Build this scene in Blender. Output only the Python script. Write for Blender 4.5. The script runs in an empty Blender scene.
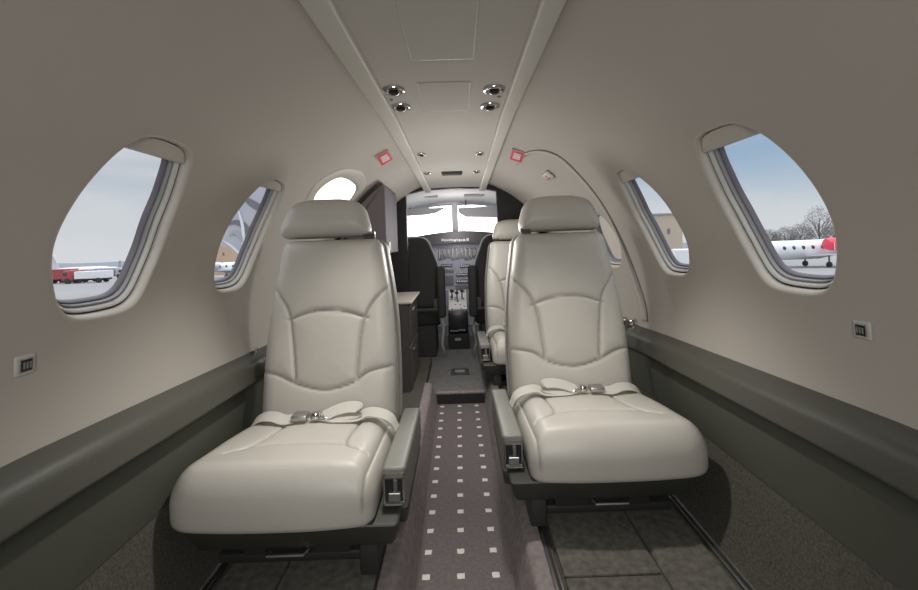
import bpy, bmesh, math, random
import numpy as np
from mathutils import Vector, Matrix
from mathutils.geometry import delaunay_2d_cdt
random.seed(7)
C = bpy.context.scene.collection
PI = math.pi

# ------------------------------------------------------------------ camera model
F = 436.0; CX, CY = 458.0, 243.0; TH = math.radians(2.0)
def ray(px, py):
    u = px-CX; v = CY-py
    return ((u*math.cos(TH)+v*math.sin(TH))/F, (-u*math.sin(TH)+v*math.cos(TH))/F)
def P(px, py, Y):
    a, b = ray(px, py); return (a*Y, Y, b*Y)
cd = bpy.data.cameras.new('camera'); cam = bpy.data.objects.new('camera', cd); C.objects.link(cam)
cd.sensor_fit = 'HORIZONTAL'; cd.sensor_width = 36; cd.lens = F/918*36
cd.shift_x = (459-CX)/918; cd.shift_y = (CY-295)/918
cd.clip_start = .02; cd.clip_end = 5000
cam.matrix_world = Matrix.Rotation(TH, 4, 'Y') @ Matrix.Rotation(PI/2, 4, 'X')
bpy.context.scene.camera = cam

# ------------------------------------------------------------------ cabin section
ZC = -.25
def RR(Y): return .8 - max(0, Y-1.7)*.05
def wallpt(side, Y, s, d=0):
    a = s/.8; r = RR(Y)+d
    return Vector((side*r*math.cos(a), Y, ZC+r*math.sin(a)))
def onwall(px, py, d=0):
    a, b = ray(px, py); lo, hi = .2, 5
    for _ in range(50):
        m = (lo+hi)/2
        if (a*m)**2+(b*m-ZC)**2 < (RR(m)+d)**2: lo = m
        else: hi = m
    return lo, math.atan2(b*lo-ZC, abs(a*lo))*.8
def ceilz(Y): return ZC+math.sqrt(RR(Y)**2-.27**2)-.015
def onceil(px, py):
    a, b = ray(px, py); Y = 1.5
    for _ in range(40): Y = .5*Y+.5*ceilz(Y)/b
    return a*Y, Y
FL = -.88; AF = -1.0; FF = -.935

# ------------------------------------------------------------------ materials
def nt(name):
    m = bpy.data.materials.new(name); m.use_nodes = True
    n = m.node_tree; return m, n.nodes, n.links, n.nodes['Principled BSDF']
def mat(name, col, rough=.6, metal=0, bump=0, bscale=200, var=0, vscale=3, spec=.5, sheen=0, coat=0):
    m, N, L, b = nt(name)
    b.inputs['Base Color'].default_value = (*col, 1); b.inputs['Roughness'].default_value = rough
    b.inputs['Metallic'].default_value = metal; b.inputs['Specular IOR Level'].default_value = spec
    if sheen: b.inputs['Sheen Weight'].default_value = sheen
    if coat: b.inputs['Coat Weight'].default_value = coat
    tc = N.new('ShaderNodeTexCoord')
    if var:
        no = N.new('ShaderNodeTexNoise'); no.inputs['Scale'].default_value = vscale; no.inputs['Detail'].default_value = 4
        L.new(tc.outputs['Object'], no.inputs['Vector'])
        mr = N.new('ShaderNodeMapRange'); mr.inputs['From Min'].default_value = .3; mr.inputs['From Max'].default_value = .7
        mr.inputs['To Min'].default_value = 1-var; mr.inputs['To Max'].default_value = 1+var
        L.new(no.outputs['Fac'], mr.inputs['Value'])
        mx = N.new('ShaderNodeVectorMath'); mx.operation = 'SCALE'; mx.inputs[0].default_value = col
        L.new(mr.outputs[0], mx.inputs['Scale']); L.new(mx.outputs[0], b.inputs['Base Color'])
    if bump:
        nb = N.new('ShaderNodeTexNoise'); nb.inputs['Scale'].default_value = bscale; nb.inputs['Detail'].default_value = 3
        L.new(tc.outputs['Object'], nb.inputs['Vector'])
        bp = N.new('ShaderNodeBump'); bp.inputs['Strength'].default_value = bump; bp.inputs['Distance'].default_value = .002
        L.new(nb.outputs['Fac'], bp.inputs['Height']); L.new(bp.outputs[0], b.inputs['Normal'])
    return m
def emis(name, col, st):
    m, N, L, b = nt(name); b.inputs['Base Color'].default_value = (*col, 1)
    b.inputs['Emission Color'].default_value = (*col, 1); b.inputs['Emission Strength'].default_value = st
    return m
M = {}
M['wall'] = mat('wall_fabric', (.46, .425, .38), .85, bump=.12, bscale=260, var=.02, vscale=2)
M['ceiling'] = mat('headliner', (.49, .46, .415), .85, bump=.1, bscale=260)
M['beam'] = mat('beam_plastic', (.58, .55, .49), .5)
M['trim'] = mat('window_trim_beige', (.50, .465, .41), .5)
M['frame'] = mat('frame_grey', (.50, .49, .46), .45)
M['frame2'] = mat('frame_mid', (.22, .215, .215), .45)
M['gasket'] = mat('gasket_dark', (.13, .12, .14), .5)
M['black'] = mat('black_gap', (.015, .015, .015), .7)
M['carpet'] = mat('carpet_brown', (.085, .078, .066), .95, bump=1, bscale=500, var=.3, vscale=170, spec=.1)
M['carpet_l'] = mat('carpet_lighter', (.12, .112, .096), .95, bump=1, bscale=420, var=.3, vscale=45, spec=.1)
M['carpet_f'] = mat('carpet_entry', (.15, .145, .14), .95, bump=.8, bscale=400, var=.15, vscale=40, spec=.1)
M['sill'] = mat('sill_carpet', (.22, .19, .185), .95, bump=.9, bscale=420, var=.2, vscale=50, spec=.1)  # lightened: the light on the aisle sills is put into this colour
M['ledge'] = mat('ledge_vinyl', (.078, .077, .062), .42, bump=.25, bscale=350, spec=.45)
M['lower'] = mat('lower_panel', (.075, .078, .060), .75, bump=.5, bscale=500)
M['pan'] = mat('seat_pan', (.035, .036, .030), .5, bump=.2, bscale=300)
M['dark'] = mat('dark_shell', (.03, .03, .028), .5)
M['arm'] = mat('armrest_leather', (.19, .188, .165), .45, bump=.15, bscale=300)
M['shell'] = mat('back_shell', (.36, .34, .31), .5)
M['chrome'] = mat('chrome', (.62, .6, .57), .15, 1)
M['steel'] = mat('steel', (.5, .49, .47), .35, 1)
M['belt'] = mat('belt_web', (.50, .48, .43), .7, bump=.5, bscale=600)
M['bulk'] = mat('bulkhead_dark', (.018, .016, .016), .45, spec=.2)
M['cabg'] = mat('galley_laminate', (.13, .11, .108), .5, spec=.2)
M['cabl'] = mat('galley_edge', (.17, .155, .17), .7, spec=.1)
M['counter'] = mat('counter', (.5, .46, .4), .3)
M['drawer'] = mat('drawer_front', (.07, .062, .056), .35)
M['ck'] = mat('cockpit_liner', (.75, .74, .74), .7)
M['panel'] = mat('instrument_panel', (.27, .27, .33), .5, bump=.3, bscale=60)
M['glare'] = mat('glareshield', (.035, .032, .035), .6)
M['inst'] = mat('instrument_face', (.02, .02, .025), .25)
M['screen'] = mat('screen_grey', (.13, .14, .15), .2)
M['white'] = mat('white_mark', (.75, .75, .75), .5)
M['pilot'] = mat('pilot_seat', (.022, .022, .02), .8, bump=.6, bscale=200)
M['piping'] = mat('pale_piping', (.42, .42, .42), .7)
M['red'] = mat('red_placard', (.62, .03, .06), .4)
M['visor'] = mat('visor', (.33, .32, .33), .4)
M['plate'] = mat('floor_plate', (.03, .03, .03), .4)

def leather(name, col):
    m, N, L, b = nt(name)
    tc = N.new('ShaderNodeTexCoord'); at = N.new('ShaderNodeAttribute'); at.attribute_name = 'seam'
    no = N.new('ShaderNodeTexNoise'); no.inputs['Scale'].default_value = 6; no.inputs['Detail'].default_value = 5
    L.new(tc.outputs['Object'], no.inputs['Vector'])
    cr = N.new('ShaderNodeMix'); cr.data_type = 'RGBA'
    cr.inputs[6].default_value = (*[c*.94 for c in col], 1); cr.inputs[7].default_value = (*[c*1.05 for c in col], 1)
    L.new(no.outputs['Fac'], cr.inputs[0])
    mx = N.new('ShaderNodeMix'); mx.data_type = 'RGBA'; mx.inputs[7].default_value = (*[c*.45 for c in col], 1)  # darkens seam lines: thread tone plus groove shade put into the colour
    L.new(at.outputs['Fac'], mx.inputs[0]); L.new(cr.outputs[2], mx.inputs[6]); L.new(mx.outputs[2], b.inputs['Base Color'])
    b.inputs['Roughness'].default_value = .42; b.inputs['Specular IOR Level'].default_value = .45
    vo = N.new('ShaderNodeTexVoronoi'); vo.inputs['Scale'].default_value = 420
    n2 = N.new('ShaderNodeTexNoise'); n2.inputs['Scale'].default_value = 14; n2.inputs['Detail'].default_value = 3
    L.new(tc.outputs['Object'], vo.inputs['Vector']); L.new(tc.outputs['Object'], n2.inputs['Vector'])
    b1 = N.new('ShaderNodeBump'); b1.inputs['Strength'].default_value = .12; b1.inputs['Distance'].default_value = .001
    b2 = N.new('ShaderNodeBump'); b2.inputs['Strength'].default_value = .35; b2.inputs['Distance'].default_value = .004
    L.new(vo.outputs['Distance'], b1.inputs['Height']); L.new(n2.outputs['Fac'], b2.inputs['Height'])
    L.new(b2.outputs[0], b1.inputs['Normal']); L.new(b1.outputs[0], b.inputs['Normal'])
    return m
M['leather'] = leather('seat_leather', (.485, .46, .412))

def aisle_mat():
    m, N, L, b = nt('aisle_carpet_dots')
    tc = N.new('ShaderNodeTexCoord'); sp = N.new('ShaderNodeSeparateXYZ'); L.new(tc.outputs['Object'], sp.inputs[0])
    def mth(op, a, c=None):
        n = N.new('ShaderNodeMath'); n.operation = op
        for i, x in enumerate((a, c)):
            if x is None: continue
            if isinstance(x, (int, float)): n.inputs[i].default_value = x
            else: L.new(x, n.inputs[i])
        return n.outputs[0]
    def cell(o, off):
        t = mth('DIVIDE', mth('ADD', o, off), .105); t = mth('SUBTRACT', mth('FRACT', mth('ADD', t, 10.5)), .5)
        return mth('ABSOLUTE', t)
    wob = N.new('ShaderNodeTexNoise'); wob.inputs['Scale'].default_value = 120; L.new(tc.outputs['Object'], wob.inputs['Vector'])
    w = mth('MULTIPLY', mth('SUBTRACT', wob.outputs['Fac'], .5), .06)
    d = mth('ADD', mth('MAXIMUM', cell(sp.outputs[0], .026), cell(sp.outputs[1], -1.31+.105*13)), w)
    f = mth('LESS_THAN', d, .105)
    no = N.new('ShaderNodeTexNoise'); no.inputs['Scale'].default_value = 90; no.inputs['Detail'].default_value = 4
    L.new(tc.outputs['Object'], no.inputs['Vector'])
    c1 = N.new('ShaderNodeMix'); c1.data_type = 'RGBA'
    c1.inputs[6].default_value = (.09, .078, .078, 1); c1.inputs[7].default_value = (.18, .155, .155, 1); L.new(no.outputs['Fac'], c1.inputs[0])
    c2 = N.new('ShaderNodeMix'); c2.data_type = 'RGBA'; c2.inputs[7].default_value = (.62, .58, .54, 1)
    L.new(f, c2.inputs[0]); L.new(c1.outputs[2], c2.inputs[6]); L.new(c2.outputs[2], b.inputs['Base Color'])
    b.inputs['Roughness'].default_value = .95; b.inputs['Specular IOR Level'].default_value = .1
    bp = N.new('ShaderNodeBump'); bp.inputs['Strength'].default_value = .8; bp.inputs['Distance'].default_value = .003
    n3 = N.new('ShaderNodeTexNoise'); n3.inputs['Scale'].default_value = 450; L.new(tc.outputs['Object'], n3.inputs['Vector'])
    L.new(n3.outputs['Fac'], bp.inputs['Height']); L.new(bp.outputs[0], b.inputs['Normal'])
    return m
M['aisle'] = aisle_mat()

def glass_mat():
    m, N, L, b = nt('window_glass'); N.remove(b)
    t = N.new('ShaderNodeBsdfTransparent'); t.inputs[0].default_value = (.93, .94, .95, 1)
    g = N.new('ShaderNodeBsdfGlossy'); g.inputs['Roughness'].default_value = .03
    x = N.new('ShaderNodeMixShader'); x.inputs[0].default_value = .03; L.new(t.outputs[0], x.inputs[1]); L.new(g.outputs[0], x.inputs[2])
    L.new(x.outputs[0], N['Material Output'].inputs[0]); return m
M['glass'] = glass_mat()

# ------------------------------------------------------------------ object helpers
def meta(o, label=None, cat=None, group=None, kind=None):
    if label: o['label'] = label
    if cat: o['category'] = cat
    if group: o['group'] = group
    if kind: o['kind'] = kind
    return o
def empty(name, loc=(0, 0, 0), label=None, cat=None, group=None, kind=None):
    o = bpy.data.objects.new(name, None); C.objects.link(o); o.location = loc; o.empty_display_size = .05
    return meta(o, label, cat, group, kind)
def obj(name, bm, m, parent=None, smooth=False, angle=None):
    me = bpy.data.meshes.new(name); bm.normal_update(); bm.to_mesh(me); bm.free()
    me.materials.append(m)
    o = bpy.data.objects.new(name, me); C.objects.link(o)
    if parent: o.parent = parent
    if smooth:
        for p in me.polygons: p.use_smooth = True
        if angle: me.set_sharp_from_angle(angle=math.radians(angle))
    return o
def B(): return bmesh.new()
def box(bm, x0, x1, y0, y1, z0, z1, bev=0, seg=3, taper=None):
    t = bmesh.new(); bmesh.ops.create_cube(t, size=1)
    for v in t.verts:
        v.co = Vector(((x0+x1)/2+v.co.x*(x1-x0), (y0+y1)/2+v.co.y*(y1-y0), (z0+z1)/2+v.co.z*(z1-z0)))
    if taper:
        for v in t.verts: v.co = Vector(taper(*v.co))
    if bev: bmesh.ops.bevel(t, geom=list(t.edges), offset=bev, segments=seg, profile=.5, affect='EDGES')
    merge(bm, t)
def merge(bm, t):
    me = bpy.data.meshes.new('tmp'); t.to_mesh(me); t.free(); bm.from_mesh(me); bpy.data.meshes.remove(me)
def tube(bm, pts, r, n=8, flat=1.0):
    pts = [Vector(p) for p in pts]; rings = []
    up = Vector((0, 0, 1))
    for i, p in enumerate(pts):
        d = (pts[min(i+1, len(pts)-1)]-pts[max(i-1, 0)]).normalized()
        a = d.cross(up)
        if a.length < .1: a = d.cross(Vector((1, 0, 0)))
        a.normalize(); b = d.cross(a)
        rings.append([bm.verts.new(p+a*r*math.cos(2*PI*k/n)+b*r*flat*math.sin(2*PI*k/n)) for k in range(n)])
    for A, Bq in zip(rings, rings[1:]):
        for k in range(n): bm.faces.new((A[k], A[(k+1) % n], Bq[(k+1) % n], Bq[k]))
    bm.faces.new(rings[0][::-1]); bm.faces.new(rings[-1])
def lathe(bm, prof, center, axis=(0, 0, 1), n=28):
    q = Vector((0, 0, 1)).rotation_difference(Vector(axis)); c = Vector(center); rings = []
    for r, z in prof:
        rings.append([bm.verts.new(c+q@Vector((max(r, 1e-5)*math.cos(2*PI*k/n), max(r, 1e-5)*math.sin(2*PI*k/n), z))) for k in range(n)])
    for A, Bq in zip(rings, rings[1:]):
        for k in range(n): bm.faces.new((A[k], A[(k+1) % n], Bq[(k+1) % n], Bq[k]))
def ribbon(bm, pts, w, th=.0025, side=None):
    pts = [Vector(p) for p in pts]; R = []
    for i, p in enumerate(pts):
        d = (pts[min(i+1, len(pts)-1)]-pts[max(i-1, 0)]).normalized()
        s = Vector(side) if side else Vector((0, 0, 1)).cross(d)
        s = (s-d*s.dot(d)).normalized(); n = d.cross(s)
        R.append([bm.verts.new(p+s*w/2*a+n*th*b) for a, b in ((-1, -1), (1, -1), (1, 1), (-1, 1))])
    for A, Q in zip(R, R[1:]):
        for k in range(4): bm.faces.new((A[k], A[(k+1) % 4], Q[(k+1) % 4], Q[k]))
    bm.faces.new(R[0][::-1]); bm.faces.new(R[-1])
def sweep(bm, prof, Ys, fn=None, closed=False):
    """profile (x,z) swept along Y; fn(x,z,Y)->(x,z)"""
    R = []
    for Y in Ys:
        R.append([bm.verts.new(((fn(x, z, Y) if fn else (x, z))[0], Y, (fn(x, z, Y) if fn else (x, z))[1])) for x, z in prof])
    n = len(prof)
    for A, Q in zip(R, R[1:]):
        for k in range(n if closed else n-1): bm.faces.new((A[k], A[(k+1) % n], Q[(k+1) % n], Q[k]))
    if closed: bm.faces.new(R[0][::-1]); bm.faces.new(R[-1])
def prism(bm, poly, y0, y1): sweep(bm, poly, [y0, y1], closed=True)
def round_poly(pts, rad, seg=6):
    out = []; n = len(pts)
    for i in range(n):
        p = Vector(pts[i]); a = Vector(pts[i-1]); b = Vector(pts[(i+1) % n]); r = rad[i] if isinstance(rad, (list, tuple)) else rad
        da = (a-p); db = (b-p); r2 = min(r, da.length*.49, db.length*.49)
        A = p+da.normalized()*r2; Q = p+db.normalized()*r2
        for k in range(seg+1):
            t = k/seg; out.append(tuple((1-t)**2*A+2*t*(1-t)*p+t*t*Q))
    return out
def resample(poly, n):
    P_ = np.array(list(poly)+[poly[0]]); d = np.r_[0, np.cumsum(np.linalg.norm(np.diff(P_, axis=0), axis=1))]
    t = np.linspace(0, d[-1], n, endpoint=False)
    return np.c_[np.interp(t, d, P_[:, 0]), np.interp(t, d, P_[:, 1])]
def dist_poly(p, line, closed=False):
    L_ = np.array(line, float)
    if closed: L_ = np.vstack([L_, L_[0]])
    best = np.full(len(p), 9.)
    for a, b in zip(L_[:-1], L_[1:]):
        ab = b-a; t = np.clip(((p-a)@ab)/max(ab@ab, 1e-12), 0, 1)
        best = np.minimum(best, np.linalg.norm(p-(a+t[:, None]*ab), axis=1))
    return best
def catmull(pts, seg=8):
    pts = [np.array(p, float) for p in pts]; q = [2*pts[0]-pts[1]]+pts+[2*pts[-1]-pts[-2]]; out = []
    for i in range(1, len(q)-2):
        for k in range(seg):
            t = k/seg; a, b, c, d = q[i-1], q[i], q[i+1], q[i+2]
            out.append(.5*((2*b)+(-a+c)*t+(2*a-5*b+4*c-d)*t*t+(-a+3*b-3*c+d)*t**3))
    out.append(pts[-1]); return out
def pillow(name, outline, T, r, m, parent, mp, seams=(), dep=.006, w=.005, puff=.004, crown=None, nang=300, nr=60, r0=None, center=None):
    """a padded, closed slab: plan outline, thickness T, rolled edge r, stitched seams sunk into its face"""
    O = resample(outline, nang); c = np.array(center) if center else O.mean(0)
    ts = 1-(1-np.linspace(0, 1, nr))**1.6; ts = ts[1:]
    pts = np.vstack([c[None]]+[c+t*(O-c) for t in ts])
    d = dist_poly(pts, O, True); dd = np.minimum(d, r)
    h = T-(r-np.sqrt(np.maximum(r*r-(r-dd)**2, 0)))
    att = np.zeros(len(pts))
    if seams:
        ds = np.min([dist_poly(pts, s) for s in seams], axis=0)
        fade = np.clip(d/.012, 0, 1)*.8+.2
        h = h-dep*np.exp(-(ds/w)**2)*fade+puff*(1-np.exp(-ds/.03))*np.clip(d/.04, 0, 1)-0*d
        att = np.exp(-(ds/(w*.55))**2)*.8
    if crown: h = h+np.array([crown(a, b) for a, b in pts])*np.clip(d/.05, 0, 1)
    rr = r0 if r0 else min(T*.3, .012)
    allp = [mp(a, b, hh) for (a, b), hh in zip(pts, h)]
    for sc, hh in ((0., T-r-(T-r-rr)*.5), (0., rr), (.3*rr, .3*rr), (rr, 0)):
        O2 = O+(c-O)/np.linalg.norm(c-O, axis=1)[:, None]*sc
        allp += [mp(a, b, hh) for a, b in O2]; att = np.r_[att, np.zeros(nang)]
    bm = B(); V = [bm.verts.new(p) for p in allp]; n = nang; tot = len(ts)+4
    for k in range(n): bm.faces.new((V[0], V[1+k], V[1+(k+1) % n]))
    for i in range(tot-1):
        a = 1+i*n; b = a+n
        for k in range(n): bm.faces.new((V[a+k], V[b+k], V[b+(k+1) % n], V[a+(k+1) % n]))
    bm.faces.new([V[1+(tot-1)*n+k] for k in range(n)][::-1])
    bmesh.ops.recalc_face_normals(bm, faces=bm.faces)
    o = obj(name, bm, m, parent, True)
    A = o.data.attributes.new('seam', 'FLOAT', 'POINT'); A.data.foreach_set('value', att.astype(np.float32))
    return o

# ------------------------------------------------------------------ windows in the side walls
def superell(Yc, sc, a, b, n=2.9, N=96, skew=0):
    out = []
    for k in range(N):
        t = 2*PI*k/N; ct, st = math.cos(t), math.sin(t)
        x = a*math.copysign(abs(ct)**(2/n), ct); y = b*math.copysign(abs(st)**(2/n), st)
        out.append((Yc+x+skew*y, sc+y))
    return out
def trace(side, pts, dx=0, n=96, r=.02):
    q = [onwall(*p) for p in pts]
    if (sum((b[0]-a[0])*(b[1]+a[1]) for a, b in zip(q, q[1:]+q[:1]))) > 0: q = q[::-1]
    q = resample(round_poly(q, r, 5), n)
    k = [.25, .5, .25]
    for _ in range(9): q = .25*np.roll(q, 1, 0)+.5*q+.25*np.roll(q, -1, 0)
    return [(float(a)+dx, float(b)) for a, b in q]
def cr(pts, k, ox, oy): return [(ox+x/k, oy+y/k) for x, y in pts]
tL1 = cr([(28,385),(30,440),(45,520),(62,560),(85,568),(150,561),(230,543),(265,530),(285,505),(340,380),(400,220),(434,105),(428,85),(400,68),(312,38),(288,42),(240,68),(180,125),(110,205),(60,290),(35,345)], 2.81, 40, 120)
tR1 = cr([(452,395),(448,470),(440,520),(425,546),(400,550),(330,543),(265,532),(235,518),(210,480),(150,370),(90,260),(45,160),(22,90),(30,76),(135,31),(160,36),(210,55),(290,115),(360,190),(410,265),(440,330)], 2.95, 685, 110)
tL2 = cr([(60,450),(60,520),(66,555),(85,561),(150,552),(192,532),(218,480),(272,350),(332,210),(380,100),(372,80),(350,66),(308,56),(285,72),(240,110),(180,180),(130,250),(85,350)], 4.37, 200, 165)
tR2 = cr([(405,400),(406,500),(396,533),(340,527),(298,522),(268,480),(213,370),(148,250),(88,120),(60,62),(75,50),(118,37),(160,62),(230,118),(300,195),(350,280),(390,350)], 4.54, 600, 160)
WIN = {
 'L1': (-1, trace(-1, tL1)), 'L2': (-1, trace(-1, tL2)),
 'L3': (-1, trace(-1, [(313,198),(317,190.5),(324,184.6),(333,179),(341,176.6),(350,180),(358,187),(356,193),(349,203),(338,220),(322,224),(312,212)], r=.03)),
 'R1': (1, trace(1, tR1)), 'R2': (1, trace(1, tR2)),
 'R3': (1, [(y, .1053+(s-.105)*.673) for y, s in trace(1, tR1, 1.1537)]),
 'LB': (-1, trace(-1, tL1, -.85)), 'RB': (1, trace(1, tR1, -.88)),
}
def inside(p, poly):
    x, y = p; c = False; j = len(poly)-1
    for i in range(len(poly)):
        xi, yi = poly[i]; xj, yj = poly[j]
        if (yi > y) != (yj > y) and x < (xj-xi)*(y-yi)/(yj-yi)+xi: c = not c
        j = i
    return c
def make_wall(side, name, label):
    wins = [w for s, w in WIN.values() if s == side]
    V, E = [], []
    big = [[(sum(q[0] for q in w)/len(w)+(p[0]-sum(q[0] for q in w)/len(w))*1.16, sum(q[1] for q in w)/len(w)+(p[1]-sum(q[1] for q in w)/len(w))*1.13) for p in w] for w in wins]
    Ys = np.linspace(-1.6, 3.3, 80); Ss = np.linspace(-.14, 1.05, 42)
    for Y in Ys:
        for s in Ss:
            if not any(inside((Y, s), b) for b in big): V.append((Y, s))
    for w, b in zip(wins, big):
        cY = sum(q[0] for q in w)/len(w); cS = sum(q[1] for q in w)/len(w)
        i0 = len(V); V += w; E += [(i0+k, i0+(k+1) % len(w)) for k in range(len(w))]
        for k1, k2 in ((1.05, 1.04), (1.11, 1.085)):
            V += [(cY+(p[0]-cY)*k1, cS+(p[1]-cS)*k2) for p in w[::2]]
    r = delaunay_2d_cdt([Vector(v) for v in V], E, [], 0, 1e-6)
    bm = B(); vs = [bm.verts.new(wallpt(side, v[0], v[1])) for v in r[0]]
    for f in r[2]:
        c = sum((r[0][i] for i in f), Vector((0, 0)))/3
        if any(inside(c, w) for w in wins): continue
        try: bm.faces.new([vs[i] for i in f])
        except ValueError: pass
    for v in [v for v in bm.verts if not v.link_faces]: bm.verts.remove(v)
    bmesh.ops.recalc_face_normals(bm, faces=bm.faces)
    return meta(obj(name, bm, M['wall'], None, True), label, 'wall', kind='structure')
make_wall(-1, 'wall_left', 'curved beige cabin sidewall on the left with rounded windows')
make_wall(1, 'wall_right', 'curved beige cabin sidewall on the right with rounded windows')

def ring_loft(name, side, outl, rings, m, parent):
    cY = sum(q[0] for q in outl)/len(outl); cS = sum(q[1] for q in outl)/len(outl); bm = B(); R = []
    for ins, d in rings:
        row = []
        for (y, s) in outl:
            v = Vector((cY-y, cS-s)); l = v.length; v = v/l*ins
            row.append(bm.verts.new(wallpt(side, y+v.x, s+v.y, d)))
        R.append(row)
    n = len(outl)
    for A, Q in zip(R, R[1:]):
        for k in range(n): bm.faces.new((A[k], A[(k+1) % n], Q[(k+1) % n], Q[k]))
    return obj(name, bm, m, parent, True, 50)
def cap(name, side, outl, ins, d, m, parent, smin=None, smax=None, thick=0):
    cY = sum(q[0] for q in outl)/len(outl); cS = sum(q[1] for q in outl)/len(outl); pl = []
    for (y, s) in outl:
        v = Vector((cY-y, cS-s)); v = v/v.length*ins; pl.append((y+v.x, s+v.y))
    if smin is not None: # keep the upper part; cut on a straight line s = smin
        q = []
        for i in range(len(pl)):
            a, b = pl[i-1], pl[i]
            if (a[1] > smin) != (b[1] > smin):
                t = (smin-a[1])/(b[1]-a[1]); q.append((a[0]+t*(b[0]-a[0]), smin))
            if b[1] > smin: q.append(b)
        pl = q
    bm = B(); N = 8 # strips along s so the pane follows the curve
    ss = [p[1] for p in pl]; s0, s1 = min(ss), max(ss)
    r = delaunay_2d_cdt([Vector(p) for p in pl]+[Vector((cY+.02*k, s0+(s1-s0)*j/N)) for k in (-4, 0, 4) for j in range(1, N) if inside((cY+.02*k, s0+(s1-s0)*j/N), pl)],
                        [(i, (i+1) % len(pl)) for i in range(len(pl))], [], 0, 1e-6)
    vs = [bm.verts.new(wallpt(side, v[0], v[1], d)) for v in r[0]]
    for f in r[2]:
        c = sum((r[0][i] for i in f), Vector((0, 0)))/3
        if inside(c, pl): bm.faces.new([vs[i] for i in f])
    bmesh.ops.recalc_face_normals(bm, faces=bm.faces)
    if thick:
        rr = bmesh.ops.extrude_face_region(bm, geom=list(bm.faces))
        for v in [g for g in rr['geom'] if isinstance(g, bmesh.types.BMVert)]: v.co += Vector((side*thick, 0, 0))
        bmesh.ops.recalc_face_normals(bm, faces=bm.faces)
    return obj(name, bm, m, parent, True, 40)
def portal(side, outl):
    cY = sum(q[0] for q in outl)/len(outl); cS = sum(q[1] for q in outl)/len(outl)
    ld = bpy.data.lights.new('window_portal', 'AREA'); ld.shape = 'RECTANGLE'; ld.size = .36; ld.size_y = .46
    ld.cycles.is_portal = True
    o = bpy.data.objects.new('window_portal', ld); C.objects.link(o)
    c = wallpt(side, cY, cS, .10); n = Vector((-side*math.cos(cS/.8), 0, -math.sin(cS/.8)))
    o.location = c; o.rotation_euler = n.to_track_quat('-Z', 'Y').to_euler()
def make_window(key, n, shade=True, label=''):
    side, w = WIN[key]; cY = sum(q[0] for q in w)/len(w)
    e = empty('window_%d' % n, wallpt(side, cY, .11), label, 'window', kind='structure')
    kids = []
    kids.append(ring_loft('window_trim', side, w, [(-.004, -.0005), (0, -.001), (.003, .001), (.006, .006), (.008, .012), (.009, .022)], M['trim'], None))
    kids.append(ring_loft('shadow_gap', side, w, [(.009, .022), (.009, .028), (.018, .028)], M['black'], None))  # black groove ring; the gap's shade is put into its colour
    kids.append(ring_loft('inner_frame', side, w, [(.0115, .028), (.012, .022), (.015, .020), (.019, .023), (.021, .034)], M['frame'], None))
    kids.append(ring_loft('pane_frame', side, w, [(.021, .034), (.023, .031), (.026, .032), (.028, .043)], M['frame2'], None))
    kids.append(ring_loft('gasket', side, w, [(.028, .043), (.030, .041), (.033, .044), (.035, .054)], M['gasket'], None))
    kids.append(cap('glass_pane', side, w, .035, .052, M['glass'], None))
    if shade: kids.append(cap('window_shade', side, w, .010, .010, M['trim'], None, smin=.492, thick=.010))
    for k in kids: k.parent = e; k.matrix_parent_inverse = Matrix.Translation(-e.location)
    portal(side, w)
make_window('L1', 1, label='large rounded window on the left showing overcast sky and parked trucks')
make_window('L2', 2, label='narrow-looking rounded window on the left showing a grey aircraft tail')
make_window('R1', 3, label='large rounded window on the right showing a white jet and trees')
make_window('R2', 4, label='narrow-looking rounded window on the right showing a tan hangar')
make_window('R3', 5, False, label='window half hidden behind the right seat headrest')
make_window('LB', 7, label='rounded left window beside the viewer'); make_window('RB', 8, label='rounded right window beside the viewer')
# bright oval front window with a wide flat surround
side, w = WIN['L3']
e = empty('window_6', wallpt(-1, 2.12, .4), 'blown-out white oval window with wide surround above the left seat', 'window', kind='structure')
for k in (ring_loft('window_surround', -1, w, [(-.075, .001), (-.073, -.004), (-.066, -.007), (-.012, -.007), (-.006, -.005), (-.003, .0)], M['trim'], None),
          ring_loft('pane_frame', -1, w, [(-.003, 0), (-.001, -.002), (.002, -.001), (.004, .006)], M['frame'], None),
          cap('glass_pane', -1, w, .004, .005, M['glass'], None)):
    k.parent = e; k.matrix_parent_inverse = Matrix.Translation(-e.location)
portal(-1, w)

# ------------------------------------------------------------------ ceiling
CXO = -.026
bm = B(); Ysc = [-1.6+.1*k for k in range(50)]
R = []
for Y in Ysc: R.append([bm.verts.new((x, Y, ceilz(Y)+.008*(1-(abs(x-CXO)/.3)**2))) for x in np.linspace(CXO-.262*(1-.085*max(0, Y-.9)), CXO+.258*(1-.02*max(0, Y-.9)), 15)])
for A, Q in zip(R, R[1:]):
    for k in range(14): bm.faces.new((A[k], A[k+1], Q[k+1], Q[k]))
meta(obj('ceiling', bm, M['ceiling'], None, True), 'flat beige headliner panel running down the middle of the cabin', 'ceiling', kind='structure')
def beam(name, xo, xi, label, tp=.02):
    bm = B(); s = 1 if xi > xo else -1
    prof = round_poly([(xo, .04), (xo, -.004), (xo+s*.006, -.015), (xi-s*.004, -.015), (xi, -.010), (xi, .03)], .004, 4)
    sweep(bm, prof, Ysc, fn=lambda x, z, Y: (CXO+(x-CXO)*(1-tp*max(0, Y-.9)), ceilz(Y)+z), closed=True)
    bmesh.ops.recalc_face_normals(bm, faces=bm.faces)
    return meta(obj(name, bm, M['beam'], None, True, 35), label, 'trim', kind='structure')
beam('trim_1', -.294, -.228, 'pale plastic valance along the left edge of the ceiling panel', .085)
beam('trim_2', .238, .182, 'pale plastic valance along the right edge of the ceiling panel')
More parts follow.
